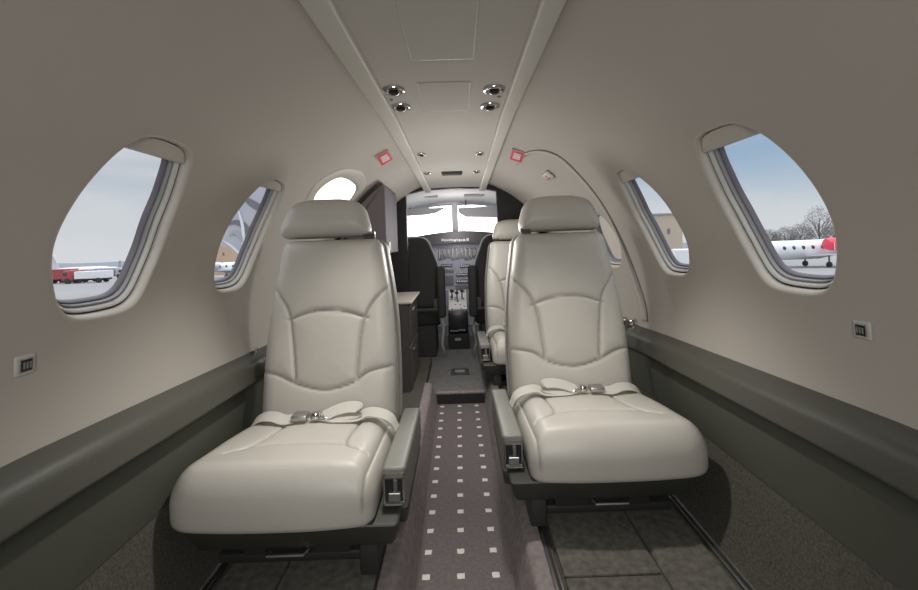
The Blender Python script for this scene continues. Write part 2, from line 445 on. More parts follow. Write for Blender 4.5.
def ceil_panel(x0, x1, y0, y1, label):
    e = empty('access_panel', ((x0+x1)/2, (y0+y1)/2, ceilz((y0+y1)/2)), label, 'panel')
    bm = B(); z = ceilz((y0+y1)/2)+.008; box(bm, x0-.004, x1+.004, y0-.002, y1+.009, z-.0035, z+.004)
    k1 = obj('seam', bm, M['shell'], None)
    bm = B(); box(bm, x0, x1, y0, y1, z-.0045, z-.001, .001, 1); k2 = obj('cover', bm, M['ceiling'], None)
    for k in (k1, k2): k.parent = e; k.matrix_parent_inverse = Matrix.Translation(-e.location)
ceil_panel(-.106, .056, .74, 1.165, 'large plain rectangular access panel in the ceiling nearest the viewer')
ceil_panel(-.106, .053, 1.34, 1.62, 'smaller square access panel between the chrome air vents')

def eyeball(px, py, label, r=.036, group=None, open_=0):
    x, Y = onceil(px, py); z = ceilz(Y)+.006
    e = empty('air_vent', (x, Y, z), label, 'vent', group)
    bm = B(); lathe(bm, [(r, .004), (r, -.004), (r*.94, -.008), (r*.8, -.009), (r*.72, -.004), (r*.70, .006)], (0, 0, 0)); obj('bezel', bm, M['chrome'], e, True, 40)
    bm = B(); ax = Vector((0, -.45, -.9)).normalized()
    lathe(bm, [(r*.69, -.002), (r*.66, .006), (r*.52, .0125), (r*.44, .014), (r*.40, .010), (r*.38, -.004)], (0, 0, .002), ax); obj('nozzle', bm, M['steel'], e, True, 40)
    bm = B(); lathe(bm, [(0, .002), (r*.39, .002)], (0, 0, .002), ax); obj('opening', bm, M['black'], e)
G1 = 'chrome air vents and reading lights in the ceiling panel'
eyeball(394, 91.5, 'chrome ceiling eyeball vent, left pair, nearer the viewer', group=G1)
eyeball(401, 108, 'chrome ceiling eyeball, left pair, just forward of the nearer vent', group=G1)
eyeball(494, 90.5, 'chrome ceiling eyeball vent, right pair, nearer the viewer', group=G1)
eyeball(490, 107, 'chrome ceiling eyeball, right pair, just forward of the nearer vent', group=G1)
eyeball(421.6, 155, 'small distant chrome ceiling vent beside left valance', .022, G1)
eyeball(427, 173.5, 'small chrome ceiling vent left of the dark lit sign', .022, G1)
eyeball(480, 154, 'small distant chrome ceiling vent beside right valance', .022, G1)
eyeball(476.5, 172, 'small chrome ceiling vent right of the dark lit sign', .022, G1)
for px, py, lb in ((391.5, 101, 'tiny round ceiling button between the left pair of vents'), (499, 98, 'tiny round ceiling button between the right pair of vents')):
    x, Y = onceil(px, py); bm = B(); lathe(bm, [(0, -.003), (.005, -.003), (.006, 0), (.006, .006)], (x, Y, ceilz(Y)+.004), n=14)
    meta(obj('call_button', bm, M['frame2'], None, True, 40), lb, 'button')
x, Y = onceil(452, 173.5); z = ceilz(Y)
e = empty('cabin_sign', (x, Y, z), 'small dark rectangular lit sign in the ceiling near the cockpit', 'sign')
bm = B(); box(bm, -.064, .064, -.030, .030, -.008, .008, .001, 1); obj('housing', bm, M['pan'], e)
bm = B(); box(bm, -.056, .056, -.022, .022, -.0095, -.006, 0); obj('face', bm, M['black'], e)
bm = B()
for i in range(9): box(bm, -.046+i*.0105, -.040+i*.0105, -.003, .004, -.0102, -.0094)
obj('lettering', bm, M['shell'], e)

# exit placards
def text_mesh(name, s, size, m, parent, mw):
    cu = bpy.data.curves.new(name, 'FONT'); cu.body = s; cu.size = size; cu.align_x = 'CENTER'; cu.align_y = 'CENTER'; cu.extrude = .0003
    o = bpy.data.objects.new(name, cu); C.objects.link(o)
    dg = bpy.context.evaluated_depsgraph_get(); me = bpy.data.meshes.new_from_object(o.evaluated_get(dg))
    bpy.data.objects.remove(o); me.materials.clear(); me.materials.append(m)
    o = bpy.data.objects.new(name, me); C.objects.link(o); o.parent = parent; o.matrix_basis = mw
    return o
def frame_on_wall(side, Y, s, d=0, faceback=True):
    """local x = along wall seen by a passenger looking forward, z out of the wall into the cabin"""
    p = wallpt(side, Y, s, d); n = Vector((-side*math.cos(s/.8), 0, -math.sin(s/.8)))
    up = Vector((-side*math.sin(s/.8)*side*side, 0, math.cos(s/.8))); up = (up-n*up.dot(n)).normalized()
    x = up.cross(n).normalized()
    m = Matrix((x, up, n)).transposed().to_4x4(); m.translation = p
    return m
def placard(px, py, side, rot, label):
    Y, s = onwall(px, py); e = empty('exit_placard', label=label, cat='placard', group='red exit placards on the cabin shoulders')
    a = s/.8; inn = Vector((-side*math.cos(a), 0, -math.sin(a))); t = Vector((math.sin(a), 0, -side*math.cos(a)))
    n = (Vector((0, -1, 0))*.75+inn*.65).normalized(); u = n.cross(t).normalized()
    m = Matrix((t, u, n)).transposed().to_4x4(); m.translation = wallpt(side, Y, s, -.028)
    e.matrix_world = m @ Matrix.Rotation(math.radians(rot), 4, 'Z')
    bm = B(); box(bm, -.034, .034, -.030, .030, -.020, .002, .002, 1); obj('backing', bm, M['beam'], e)
    bm = B(); box(bm, -.031, .031, -.0275, .0275, .002, .003); obj('red_field', bm, M['red'], e)
    bm = B(); box(bm, -.018, .018, -.015, .015, .003, .004); obj('white_field', bm, M['white'], e)
    text_mesh('lettering', 'EXIT', .0165, M['red'], e, Matrix.Translation((0, .004, .0045)))
    bm = B(); box(bm, -.014, .014, -.009, -.006, .004, .0046); obj('rule', bm, M['red'], e)
placard(382, 153, -1, 0, 'red and white square placard on the left shoulder of the ceiling')
placard(519, 151, 1, 8, 'red and white square placard on the right shoulder of the ceiling')

# oblong lamp on the exit door
Y, s = onwall(549, 174.5); e = empty('oblong_lamp', label='small white oblong fitting on the right exit door', cat='light'); e.matrix_world = frame_on_wall(1, Y, s, -.002)
bm = B(); box(bm, -.055, .055, -.028, .028, -.002, .016, .013, 4); obj('housing', bm, M['beam'], e, True, 40)
bm = B(); box(bm, -.036, .036, -.017, -.009, .014, .018, .001, 1); obj('slot', bm, M['red'], e)
bm = B(); box(bm, -.010, .010, -.002, .008, .014, .019, .001, 1); obj('button', bm, M['frame2'], e)

# outlets
def outlet(px, py, side, label):
    Y, s = onwall(px, py); e = empty('outlet_plate', label=label, cat='outlet'); e.matrix_world = frame_on_wall(side, Y, s)
    bm = B(); box(bm, -.019, .019, -.019, .019, -.003, .004, .004, 3); obj('plate', bm, M['frame'], e, True, 40)
    bm = B(); box(bm, -.0125, .0125, -.013, .013, .0035, .0052, .001, 1); obj('bezel', bm, M['steel'], e)
    bm = B(); box(bm, -.010, .010, -.0105, .0105, .005, .0060); obj('socket', bm, M['inst'], e)
    bm = B()
    for i in (-1, 0, 1): box(bm, i*.006-.0014, i*.006+.0014, -.006, .006, .006, .0072)
    obj('pins', bm, M['frame2'], e)
outlet(24, 365, -1, 'small square socket plate low on the left sidewall')
outlet(863, 330, 1, 'small square socket plate low on the right sidewall')

# exit door outline on the right
arch = [(517, 163), (526, 154), (540, 150), (558, 155), (580, 175), (598, 197), (615, 225), (630, 258), (640, 285), (646, 305), (648, 322)]
arch = catmull([onwall(*p) for p in arch], 6)
e = empty('door_1', wallpt(1, 2.0, -.1), 'arched exit door outline in the right sidewall beside the seat', 'door', kind='structure')
bm = B(); tube(bm, [wallpt(1, y, s, -.001) for y, s in arch], .0035, 6); k1 = obj('door_seam', bm, M['gasket'], None, True)
bm = B(); tube(bm, [wallpt(1, y+.022, s-.014*0, -.001) for y, s in arch], .017, 10, .35); k2 = obj('door_edge', bm, M['trim'], None, True)
for k in (k1, k2): k.parent = e; k.matrix_parent_inverse = Matrix.Translation(-e.location)

# ------------------------------------------------------------------ side ledges, lower panels, floor
YL = [-1.6+.1*k for k in range(50)]
def tapf(x, z, Y):
    k = RR(Y)/.8; return (x*k, z-(max(0, Y-.8)*.028 if z > -.6 else 0))
def mk_side(side, n):
    prof = round_poly([(.83, -.345), (.800, -.352), (.742, -.380), (.728, -.448), (.80, -.46)], [0, .01, .022, .012, 0], 6)
    prof = [(side*x, z) for x, z in prof]
    bm = B(); sweep(bm, prof, YL, tapf); bmesh.ops.recalc_face_normals(bm, faces=bm.faces)
    sd = ('left', 'right')[side > 0]
    meta(obj('trim_%d' % n, bm, M['ledge'], None, True, 60), 'dark olive padded armrest ledge running along the %s sidewall' % sd, 'ledge', kind='structure')
    bm = B(); sweep(bm, [(side*.776, -.44), (side*.772, -.52), (side*.785, -.66)], YL, tapf)
    meta(obj('trim_%d' % (n+2), bm, M['lower'], None, True, 60), 'olive fabric lower panel beneath the %s ledge' % sd, 'panel', kind='structure')
    bm = B(); sweep(bm, [(side*.79, -.655), (side*.745, -.80), (side*.70, FL+.004)], YL, None)
    meta(obj('floor_side_%s' % sd, bm, M['carpet'], None, True, 60), 'dark carpet rising to the %s lower panel' % sd, 'carpet', kind='structure')
mk_side(-1, 3); mk_side(1, 4)
# floor blocks either side of the sunken aisle
Y1 = 2.72
bm = B()
for s, xa in ((-1, -.235), (1, .209)):
    sweep(bm, [(xa, FL), (s*.70, FL)], [-1.6, 3.4])
sweep(bm, [(.209, FL), (.209, -1.02)], [-1.6, 3.4]); sweep(bm, [(-.235, FL), (-.235, -1.02)], [-1.6, 3.4])
meta(obj('floor', bm, M['carpet'], None), 'dark carpeted cabin floor beneath the seats', 'floor', kind='structure')
bm = B(); box(bm, -.24, .21, -1.6, Y1+.02, AF-.02, AF)
meta(obj('floor_aisle', bm, M['aisle'], None), 'sunken aisle carpet with rows of pale square dots', 'carpet', kind='structure')
def sill(s, x0, x1, n):
    pr = round_poly([(x0, AF), (x0+s*.012, AF+.05), (x1-s*.045, FL+.012), (x1, FL+.018), (x1, FL-.03)], [0, .03, .02, .008, 0], 6)
    bm = B(); sweep(bm, pr, [-1.6, Y1]); bmesh.ops.recalc_face_normals(bm, faces=bm.faces)
    meta(obj('trim_%d' % n, bm, M['sill'], None, True, 60), 'carpeted sill along the %s edge of the aisle' % ('left' if s < 0 else 'right'), 'trim', kind='structure')
sill(-1, -.160, -.238, 7); sill(1, .131, .212, 8)
bm = B(); box(bm, -.75, .75, Y1, 5.0, -1.02, FF)
meta(obj('floor_forward', bm, M['carpet_f'], None), 'raised grey carpet at the cabin entry behind the cockpit', 'floor', kind='structure')
bm = B(); box(bm, -.165, .133, Y1-.006, Y1+.002, AF, FF-.006)
for k in range(24): box(bm, -.160+k*.0122, -.154+k*.0122, Y1-.010, Y1-.006, AF+.008, FF-.012)
meta(obj('trim_9', bm, M['black'], None), 'dark grille on the step riser at the end of the aisle', 'trim', kind='structure')
bm = B(); box(bm, -.165, .133, Y1-.008, Y1+.03, FF-.006, FF+.006, .004, 2)
meta(obj('trim_10', bm, M['sill'], None), 'pale nosing on the step at the end of the aisle', 'trim', kind='structure')
# forward floor plate
p = P(460, 372, 1); k = FF/p[2]
e = empty('floor_plate', (p[0]*k, k, FF), 'small black plate set into the entry floor', 'plate')
bm = B(); box(bm, -.065, .065, -.075, .075, 0, .006, .002, 2); obj('base', bm, M['plate'], e)
bm = B(); box(bm, -.035, .035, -.03, .03, .006, .008); obj('latch', bm, M['frame2'], e)
# lighter carpet panels and rails
def floor_panels(s):
    sd = 'left' if s < 0 else 'right'
    bm = B(); sweep(bm, round_poly([(s*.50, FL+.001), (s*.515, FL+.014), (s*.655, FL+.016), (s*.668, FL+.001)], .008, 4), [-1.0, 2.3])
    bmesh.ops.recalc_face_normals(bm, faces=bm.faces)
    meta(obj('carpet_strip', bm, M['carpet_l'], None, True, 60), 'raised brown carpet strip beside the outboard seat rail on the %s' % sd, 'carpet')
    yy = 1.12 if s > 0 else 1.0
    for a, b, lb in ((-.9, yy, 'nearer the viewer'), (yy+.006, 1.9, 'running under the seat')):
        bm = B(); box(bm, *sorted((s*.245, s*.496)), a, b, FL+.001, FL+.012, .005, 2)
        meta(obj('floor_mat', bm, M['carpet_l'], None, True, 40), 'flat brown carpet mat on the %s floor %s' % (sd, lb), 'mat')
    for x, lb in ((.684, 'outboard'), (.225, 'aisle-side')):
        e = empty('seat_rail', (s*x, .5, FL), '%s metal seat rail in the %s floor' % (lb, sd), 'rail')
        bm = B(); box(bm, -.012, .012, -1.4, 1.9, 0, .010, .002, 2); obj('track', bm, M['steel'], e)
        bm = B(); box(bm, -.004, .004, -1.4, 1.9, .009, .0108); obj('slot', bm, M['black'], e)
floor_panels(-1); floor_panels(1)

# cup holders at the ends of the ledges
def cup(px, py, zt, label, m=1):
    a, b = ray(px, py); Y = zt/b; x = a*Y
    e = empty('cup_holder', (x, Y, zt), label, 'holder')
    bm = B(); lathe(bm, [(.030, -.03), (.036, -.002), (.040, .004), (.044, .004), (.046, -.002), (.044, -.02)], (0, 0, 0)); obj('ring', bm, M['chrome'], e, True, 50)
    bm = B(); lathe(bm, [(.035, 0), (.030, -.03), (0, -.032)], (0, 0, 0)); obj('well', bm, M['steel'], e, True, 50)
    bm = B(); box(bm, -.012, .012, -.062, -.040, -.002, .010, .004, 2); obj('clip', bm, M['chrome'], e)
cup(245, 351, -.378, 'chrome cup holder at the end of the left ledge beside the seat')
cup(630, 319, -.374, 'chrome cup holder peeking behind the right seat on the ledge')

# ------------------------------------------------------------------ cabin seats
def bk_map(m):
    c, s = math.cos(math.radians(9)), math.sin(math.radians(9))
    def f(a, b, h): return (m*a, .0+b*s-h*c, .25+b*c+h*s)
    return f
def build_seat(m, loc, label, belt=True):
    """m=+1: armrest on the +x side (seat stands left of the aisle)"""
    e = empty('passenger_chair', loc, label, 'seat', 'cream leather cabin seats')
    f = bk_map(m)
    # backrest (a along x, b up the back, h towards the sitter)
    ol = round_poly([(-.226, -.02), (.232, -.02), (.238, .20), (.226, .42), (.188, .657), (-.165, .657), (-.205, .42), (-.226, .20)], [.02, .02, .1, .1, .035, .035, .1, .1], 8)
    S = [catmull([(-.196, .505), (-.182, .481), (-.131, .406), (-.114, .316), (-.104, .22), (-.100, .172)]), catmull([(.218, .49), (.208, .471), (.155, .407), (.127, .332), (.114, .22), (.110, .160)]),
         catmull([(-.128, .372), (-.115, .376), (-.06, .395), (-.003, .400), (.07, .393), (.134, .373), (.146, .369)]),
         catmull([(-.226, .199), (-.165, .188), (-.089, .154), (.0, .134), (.089, .151), (.154, .189), (.235, .204)])]
    S = [[tuple(q) for q in s] for s in S]
    pillow('backrest', ol, .085, .035, M['leather'], e, f, S, dep=.006, w=.0055, puff=.006, crown=lambda a, b: .014*(1-(a/.24)**2))
    sh = [(a*1.02+.004*(1 if a > 0 else -1), b+(.008 if b > .3 else -.03)) for a, b in ol]
    pillow('back_shell', sh, .075, .02, M['shell'], e, lambda a, b, h: f(a, b, -.072+h*1.0), nang=200, nr=8)
    bm = B(); q = [f(a*1.012+(.003 if a > 0 else -.003), b, .004) for a, b in ol if b > -.01]; tube(bm, q, .003, 6); obj('edge_piping', bm, M['arm'], e, True)
    # headrest
    hl = round_poly([(-.164, 0), (.160, 0), (.162, .035), (.138, .122), (.07, .143), (-.07, .143), (-.138, .122), (-.170, .035)], [.02, .02, .06, .06, .05, .05, .06, .06], 8)
    pillow('headrest', hl, .10, .042, M['leather'], e, lambda a, b, h: f(a-.002-.012*m, b+.670, h-.012), nang=200, nr=40, crown=lambda a, b: .01*(1-(a/.17)**2), r0=.03)
    bm = B(); box(bm, -.02, .02, -.006, .006, 0, .05)
    for v in bm.verts: v.co = Vector(f(v.co.x/1+.145, .660+v.co.z*.5, .045+v.co.y))
    obj('headrest_bracket', bm, M['dark'], e)
    bm = B(); q = f(.148, .674, .062); tube(bm, [(q[0]-.025, q[1], q[2]), (q[0]+.02, q[1], q[2]+.002)], .005, 8); obj('headrest_latch', bm, M['chrome'], e, True, 40)
    # cushion: plan (x, y)
    cl = round_poly([(-.235, .075), (.232, .075), (.238, -.12), (.236, -.475), (.10, -.492), (-.12, -.492), (-.312, -.470), (-.290, -.16)], [.03, .03, .1, .045, .1, .1, .12, .14], 9)
    CS = [catmull([(-.095, -.02), (-.105, -.13), (-.122, -.24), (-.154, -.315), (-.20, -.345)]), catmull([(.135, -.02), (.132, -.13), (.126, -.25), (.134, -.315), (.165, -.34), (.20, -.35)]),
          catmull([(-.154, -.315), (-.09, -.308), (0, -.305), (.07, -.308), (.134, -.318)]), [(.214, .05), (.213, -.2), (.212, -.46), (.208, -.49)]]
    CS = [[tuple(q) for q in s] for s in CS]
    def cm(a, b, h): return (m*a, b, .176+h*(1+.50*max(0, -b))+.005*max(0, -b))
    pillow('seat_cushion', cl, .115, .075, M['leather'], e, cm, CS, dep=.005, w=.0055, puff=.005, crown=lambda a, b: .008*(1-(a/.26)**2), nang=360, nr=70, r0=.012, center=(-.02, -.22))
    # pan and pedestal
    def tp(x, y, z):
        k = 1 if z > .14 else .93
        return (x*k, y if y > -.3 or z > .14 else y+.03, z)
    bm = B(); x0, x1 = sorted((-m*.245, m*.300)); box(bm, x0, x1, -.465, .06, .105, .178, .012, 3, tp); obj('seat_pan', bm, M['pan'], e, True, 40)
    bm = B(); box(bm, -.15, .15, -.36, .02, .035, .115, .008, 2); box(bm, *sorted((m*.185, m*.235)), -.42, .05, .017, .11, .008, 2); box(bm, *sorted((-m*.20, -m*.235)), -.30, .05, .017, .11, .008, 2)
    box(bm, -.22, .22, -.36, .05, .018, .045, .006, 2); obj('pedestal', bm, M['dark'], e, True, 40)
    bm = B(); tube(bm, [(-.05, -.40, .115), (-.052, -.435, .100), (-.045, -.445, .096), (.05, -.445, .096), (.057, -.435, .100), (.055, -.40, .115)], .0042, 8); obj('release_bar', bm, M['steel'], e, True, 40)
    # armrest on the aisle side
    bm = B(); xa, xb = sorted((m*.247, m*.310)); box(bm, xa, xb, -.395, .07, .155, .285, .011, 4, lambda x, y, z: (x, y+(.03 if z < .2 and y < 0 else 0), z-(.012 if y > 0 and z > .2 else 0))); a_ = obj('armrest', bm, M['arm'], e, True, 40)
    bm = B(); box(bm, xa+.004, xb-.004, -.36, .06, .115, .165, .008, 2); obj('armrest_base', bm, M['pan'], e, True, 40)
    cxm = (xa+xb)/2; yf = -.396
    bm = B()
    for (u0, u1, w0, w1) in ((-.028, -.023, .188, .266), (.023, .028, .188, .266), (-.028, .028, .188, .194), (-.028, .028, .259, .266)): box(bm, cxm+u0, cxm+u1, yf-.008, yf+.02, w0, w1, .0015, 1)
    cb = obj('recline_control', bm, M['chrome'], e)
    bm = B(); box(bm, cxm-.023, cxm+.023, yf+.000, yf+.02, .192, .262); obj('recess', bm, M['inst'], cb)
    bm = B(); box(bm, cxm-.016, cxm+.018, yf-.006, yf+.004, .198, .222, .003, 2); box(bm, cxm-.002, cxm+.010, yf-.004, yf+.004, .222, .254, .002, 1); obj('lever', bm, M['steel'], cb)
    if belt:
        top = lambda a, b: Vector(cm(a, b, .134))+Vector((0, 0, .004))
        bt = None
        bm = B(); pts = [top(a, b)+Vector((0, 0, dz)) for a, b, dz in ((-.245, -.10, -.040), (-.225, -.11, -.012), (-.19, -.12, .006), (-.15, -.13, .008), (-.115, -.14, .000), (-.085, -.135, .002))]
        ribbon(bm, [tuple(q) for q in catmull(pts, 4)], .045, .0013, side=(0, 1, .35)); bt = obj('seat_belt', bm, M['belt'], e, True, 40)
        bm = B(); pts = [top(a, b)+Vector((0, 0, dz)) for a, b, dz in ((.252, -.13, -.045), (.235, -.13, -.012), (.205, -.13, .006), (.165, -.125, .012), (.14, -.125, .006), (.115, -.135, .000), (.06, -.14, .001), (.02, -.13, .004), (.0, -.125, .006))]
        ribbon(bm, [tuple(q) for q in catmull(pts, 4)], .045, .0014, side=(0, 1, .35)); obj('webbing', bm, M['belt'], bt, True, 40)
        bm = B(); pts = [top(a, b)+Vector((0, 0, dz)) for a, b, dz in ((.015, -.135, .006), (.05, -.125, .020), (.09, -.12, .028), (.122, -.12, .026), (.128, -.122, .016), (.10, -.13, .008), (.05, -.135, .006))]
        ribbon(bm, [tuple(q) for q in catmull(pts, 4)], .046, .0022, side=(0, 1, .55)); obj('folded_webbing', bm, M['belt'], bt, True, 40)
        c = top(-.062, -.135); x = c.x; bm = B(); box(bm, x-.026, x+.026, c.y-.022, c.y+.020, c.z, c.z+.018, .005, 2); obj('buckle', bm, M['steel'], bt, True, 40)
        c = top(-.012, -.135); bm = B(); lathe(bm, [(0, .022), (.013, .020), (.017, .010), (.016, 0)], (c.x, c.y, c.z), n=16); obj('buckle_dial', bm, M['chrome'], bt, True, 40)
        c = top(.012, -.135); bm = B(); box(bm, c.x-.022, c.x+.022, c.y-.014, c.y+.014, c.z, c.z+.006, .002, 1); obj('belt_tongue', bm, M['chrome'], bt, True, 40)
    return e
sl = build_seat(1, (-.472, 1.56, FL), 'cream leather aft-facing seat on the left, nearest the viewer')
sr = build_seat(-1, (.425, 1.73, FL), 'cream leather aft-facing seat on the right in the foreground')
def copy_tree(o, parent=None):
    c = o.copy(); C.objects.link(c); c.parent = parent
    for ch in [k for k in bpy.data.objects if k.parent == o]: copy_tree(ch, c)
    return c
s3 = copy_tree(sr); s3.location = (.420, 3.04, FF+.03); s3['label'] = 'cream leather seat half hidden behind the right foreground seat'

# ------------------------------------------------------------------ galley on the left
def circ(side, s0, s1, r, n=14): return [(side*r*math.cos(a), ZC+r*math.sin(a)) for a in [(s0+(s1-s0)*k/n) for k in range(n+1)]]
Rg = RR(2.95)-.012
e = empty('galley_cabinet', (-.5, 2.45, FF), 'dark refreshment cabinet forward of the left seat', 'cabinet')
def gal(name, bm, m, smooth=False):
    k = obj(name, bm, m, e, smooth, 40); k.matrix_parent_inverse = Matrix.Translation(-e.location); return k
xg = -.41; a0 = math.acos(-xg/Rg)
bm = B(); prism(bm, [(xg, -.045), (xg, ZC+Rg*math.sin(a0))]+circ(-1, a0, .28, Rg)+[(-.71, -.045)], 2.46, 2.95); bmesh.ops.recalc_face_normals(bm, faces=bm.faces); gal('upper_cabinet', bm, M['cabg'])
bm = B(); box(bm, xg+.001, xg+.006, 2.462, 2.93, -.04, ZC+Rg*math.sin(a0)-.02); ed = gal('side_panel', bm, M['cabl'])
bm = B(); box(bm, xg+.006, xg+.016, 2.50, 2.56, -.03, .02, .003, 2); gal('latch', bm, M['frame'])
bm = B(); box(bm, -.69, -.315, 2.60, 3.12, FF, -.352); gal('lower_cabinet', bm, M['drawer'])
bm = B(); box(bm, -.70, -.285, 2.58, 3.12, -.352, -.337, .005, 2); gal('counter_top', bm, M['counter'])
bm = B(); box(bm, -.70, -.60, 2.5, 3.19, -.335, -.04); gal('niche_back', bm, M['bulk'])
for (z0, z1) in ((-.60, -.37), (-.90, -.62)):
    bm = B(); box(bm, -.316, -.306, 2.62, 3.10, z0, z1, .003, 2); d = gal('drawer', bm, M['drawer'])
    bm = B(); box(bm, -.306, -.296, 2.76, 2.86, z1-.05, z1-.035, .003, 2); hk = obj('handle', bm, M['steel'], d); hk.matrix_parent_inverse = Matrix.Identity(4)
    # keep the handle in world place: its parent already carries the offset
# ------------------------------------------------------------------ bulkhead to the cockpit
YB = 3.25; Rb = RR(YB)+.02
def arc_z(x): return .405-.25*max(0, abs(x+.03)-.20)**1.1
bm = B()
xl, xr = -.378, .300
aL = math.acos(-xl/Rb); aR = math.acos(xr/Rb)
prism(bm, [(xl, FF), (xl, ZC+Rb*math.sin(aL))]+circ(-1, aL, -1.0, Rb)+[(-.6, FF)], YB, YB+.06)
prism(bm, [(xr, FF), (xr, ZC+Rb*math.sin(aR))]+circ(1, aR, -1.0, Rb)+[(.6, FF)], YB, YB+.06)
xs = np.linspace(xl, xr, 16)
prism(bm, [(x, arc_z(x)) for x in xs]+[(x, arc_z(x)+.012+.055*(abs(x+.03)/.35)**2) for x in xs[::-1]], YB-.01, YB+.05)
bmesh.ops.recalc_face_normals(bm, faces=bm.faces)
meta(obj('wall_front', bm, M['bulk'], None), 'dark glossy bulkhead panels framing the cockpit opening', 'wall', kind='structure')
bm = B(); prism(bm, [(x, arc_z(x)+.012+.055*(abs(x+.03)/.35)**2) for x in np.linspace(xl-.03, xr+.03, 16)]+[(.45, .6), (-.5, .6)], YB, YB+.05)
meta(obj('wall_front_upper', bm, M['ceiling'], None), 'beige strip above the cockpit opening', 'wall', kind='structure')
# aft bulkhead behind the viewer
bm = B(); box(bm, -.9, .9, -1.66, -1.6, -1.05, .6); meta(obj('wall_back', bm, M['wall'], None), 'plain beige bulkhead at the aft end of the cabin', 'wall', kind='structure')

# ------------------------------------------------------------------ cockpit
YW = 4.55
bm = B(); R = []
for Y in np.linspace(YB+.05, YW+.25, 8):
    t = (Y-YB)/(YW-YB); row = []
    for x in np.linspace(-.62, .62, 15): row.append(bm.verts.new((x, Y, .455-.035*t-.38*max(0, abs(x)-.12)**2*(1.2))))
    R.append(row)
for A, Q in zip(R, R[1:]):
    for k in range(14): bm.faces.new((A[k], A[k+1], Q[k+1], Q[k]))
meta(obj('ceiling_cockpit', bm, M['ck'], None, True), 'pale grey cockpit headliner above the windshield', 'ceiling', kind='structure')
bm = B()
for s in (-1, 1):
    box(bm, *sorted((s*.64, s*.68)), YB, 5.0, FF, -.02); box(bm, *sorted((s*.60, s*.68)), YB, YB+.25, -.02, .36); box(bm, *sorted((s*.60, s*.66)), YW-.05, YW+.05, -.02, .36)
box(bm, -.68, .68, 4.95, 5.0, FF, .0)
meta(obj('wall_cockpit', bm, M['ck'], None), 'grey cockpit side lining below the side windows', 'wall', kind='structure')
e = empty('window_9', (0, YW, 0), 'two overexposed windshield panes with a centre post', 'window', kind='structure')
a, b = ray(455, 220); xp = a*YW
bm = B(); box(bm, xp-.032, xp+.032, YW-.03, YW+.03, .0, .46, .01, 2); k = obj('centre_post', bm, M['ck'], None); k.parent = e; k.matrix_parent_inverse = Matrix.Translation(-e.location)
bm = B(); box(bm, xp-.020, xp+.022, YW-.06, YW-.02, .07, .13, .008, 2); k = obj('compass', bm, M['inst'], None); k.parent = e; k.matrix_parent_inverse = Matrix.Translation(-e.location)
for x0, x1 in ((-.62, xp-.03), (xp+.03, .62)):
    bm = B(); box(bm, x0, x1, YW+.02, YW+.024, -.02, .45); k = obj('glass_pane', bm, M['glass'], None); k.parent = e; k.matrix_parent_inverse = Matrix.Translation(-e.location)
bm = B(); box(bm, -.64, .64, YW-.02, YW+.04, .405, .46, .01, 2); k = obj('header_frame', bm, M['ck'], None); k.parent = e; k.matrix_parent_inverse = Matrix.Translation(-e.location)
# sun visors
def quad_slab(pts, th=.006):
    bm = B(); A = [bm.verts.new(p) for p in pts]; Q = [bm.verts.new((p[0], p[1]+th, p[2])) for p in pts]
    bm.faces.new(A); bm.faces.new(Q[::-1]); n = len(pts)
    for k in range(n): bm.faces.new((A[k], Q[k], Q[(k+1) % n], A[(k+1) % n]))
    bmesh.ops.recalc_face_normals(bm, faces=bm.faces); return bm
for pts, lb in (([(402, 209), (446, 207.5), (436, 213), (425, 215), (402, 216.5)], 'tapered grey sun visor in the left windshield'),
                ([(458, 208), (500, 205.5), (500, 217.5), (466, 217), (459, 213)], 'broad grey sun visor in the right windshield')):
    e = empty('sun_visor', P(pts[0][0], pts[0][1], 4.35), lb, 'visor')
    bm = quad_slab([P(a, b, 4.35) for a, b in pts]); k = obj('shade_panel', bm, M['visor'], e); k.matrix_parent_inverse = Matrix.Translation(-e.location)
    bm = B(); q = P(pts[0][0]+8, pts[0][1]+1, 4.36); tube(bm, [q, (q[0], q[1], .43)], .006, 6); k = obj('arm', bm, M['dark'], e); k.matrix_parent_inverse = Matrix.Translation(-e.location)
for px, py, lb in ((428, 197, 'small grey fitting on the cockpit headliner at left'), (474, 196, 'small grey fitting on the cockpit headliner at right'), (455, 193, 'flat grey lamp at the middle of the cockpit headliner')):
    q = P(px, py, 3.95); bm = B(); zz = q[2]
    box(bm, q[0]-.09, q[0]+.09, q[1]-.05, q[1]+.05, zz-.004, .47, .004, 2)
    meta(obj('overhead_fitting', bm, M['visor'], None), lb, 'fitting')
# instrument panel
YP = 4.22
e = empty('instrument_panel', (0, YP, FF), 'grey cockpit instrument panel with round gauges and screens', 'panel')
def ip(name, bm, m, par=None, sm=False):
    k = obj(name, bm, m, par or e, sm, 40)
    if par is None: k.matrix_parent_inverse = Matrix.Translation(-e.location)
    return k
def PB(bm, x0, x1, y0, y1, Y, th, bev=0):
    c = P((x0+x1)/2, (y0+y1)/2, Y); w_ = (x1-x0)*Y/F/2; h_ = (y1-y0)*Y/F/2
    box(bm, c[0]-w_, c[0]+w_, Y-th, Y, c[2]-h_, c[2]+h_, bev, 2)
bm = B(); box(bm, -.58, .58, YP, YP+.3, -.62, .02); ip('main_panel', bm, M['panel'])
bm = B(); xs = np.linspace(-.66, .66, 23); gz = lambda x: .115-.16*abs(x-.02)**1.6
prism(bm, [(x, gz(x)) for x in xs]+[(x, gz(x)-.11) for x in xs[::-1]], YP-.10, YW+.03); bmesh.ops.recalc_face_normals(bm, faces=bm.faces); ip('glareshield', bm, M['glare'], sm=False)
YG = YP-.10
bm = B(); wid = [2.2, 1.4, 2.0, 1.0, 1.6, 2.4, 1.2, 1.8, 1.2, 2.0, 1.2]; x = 441.5
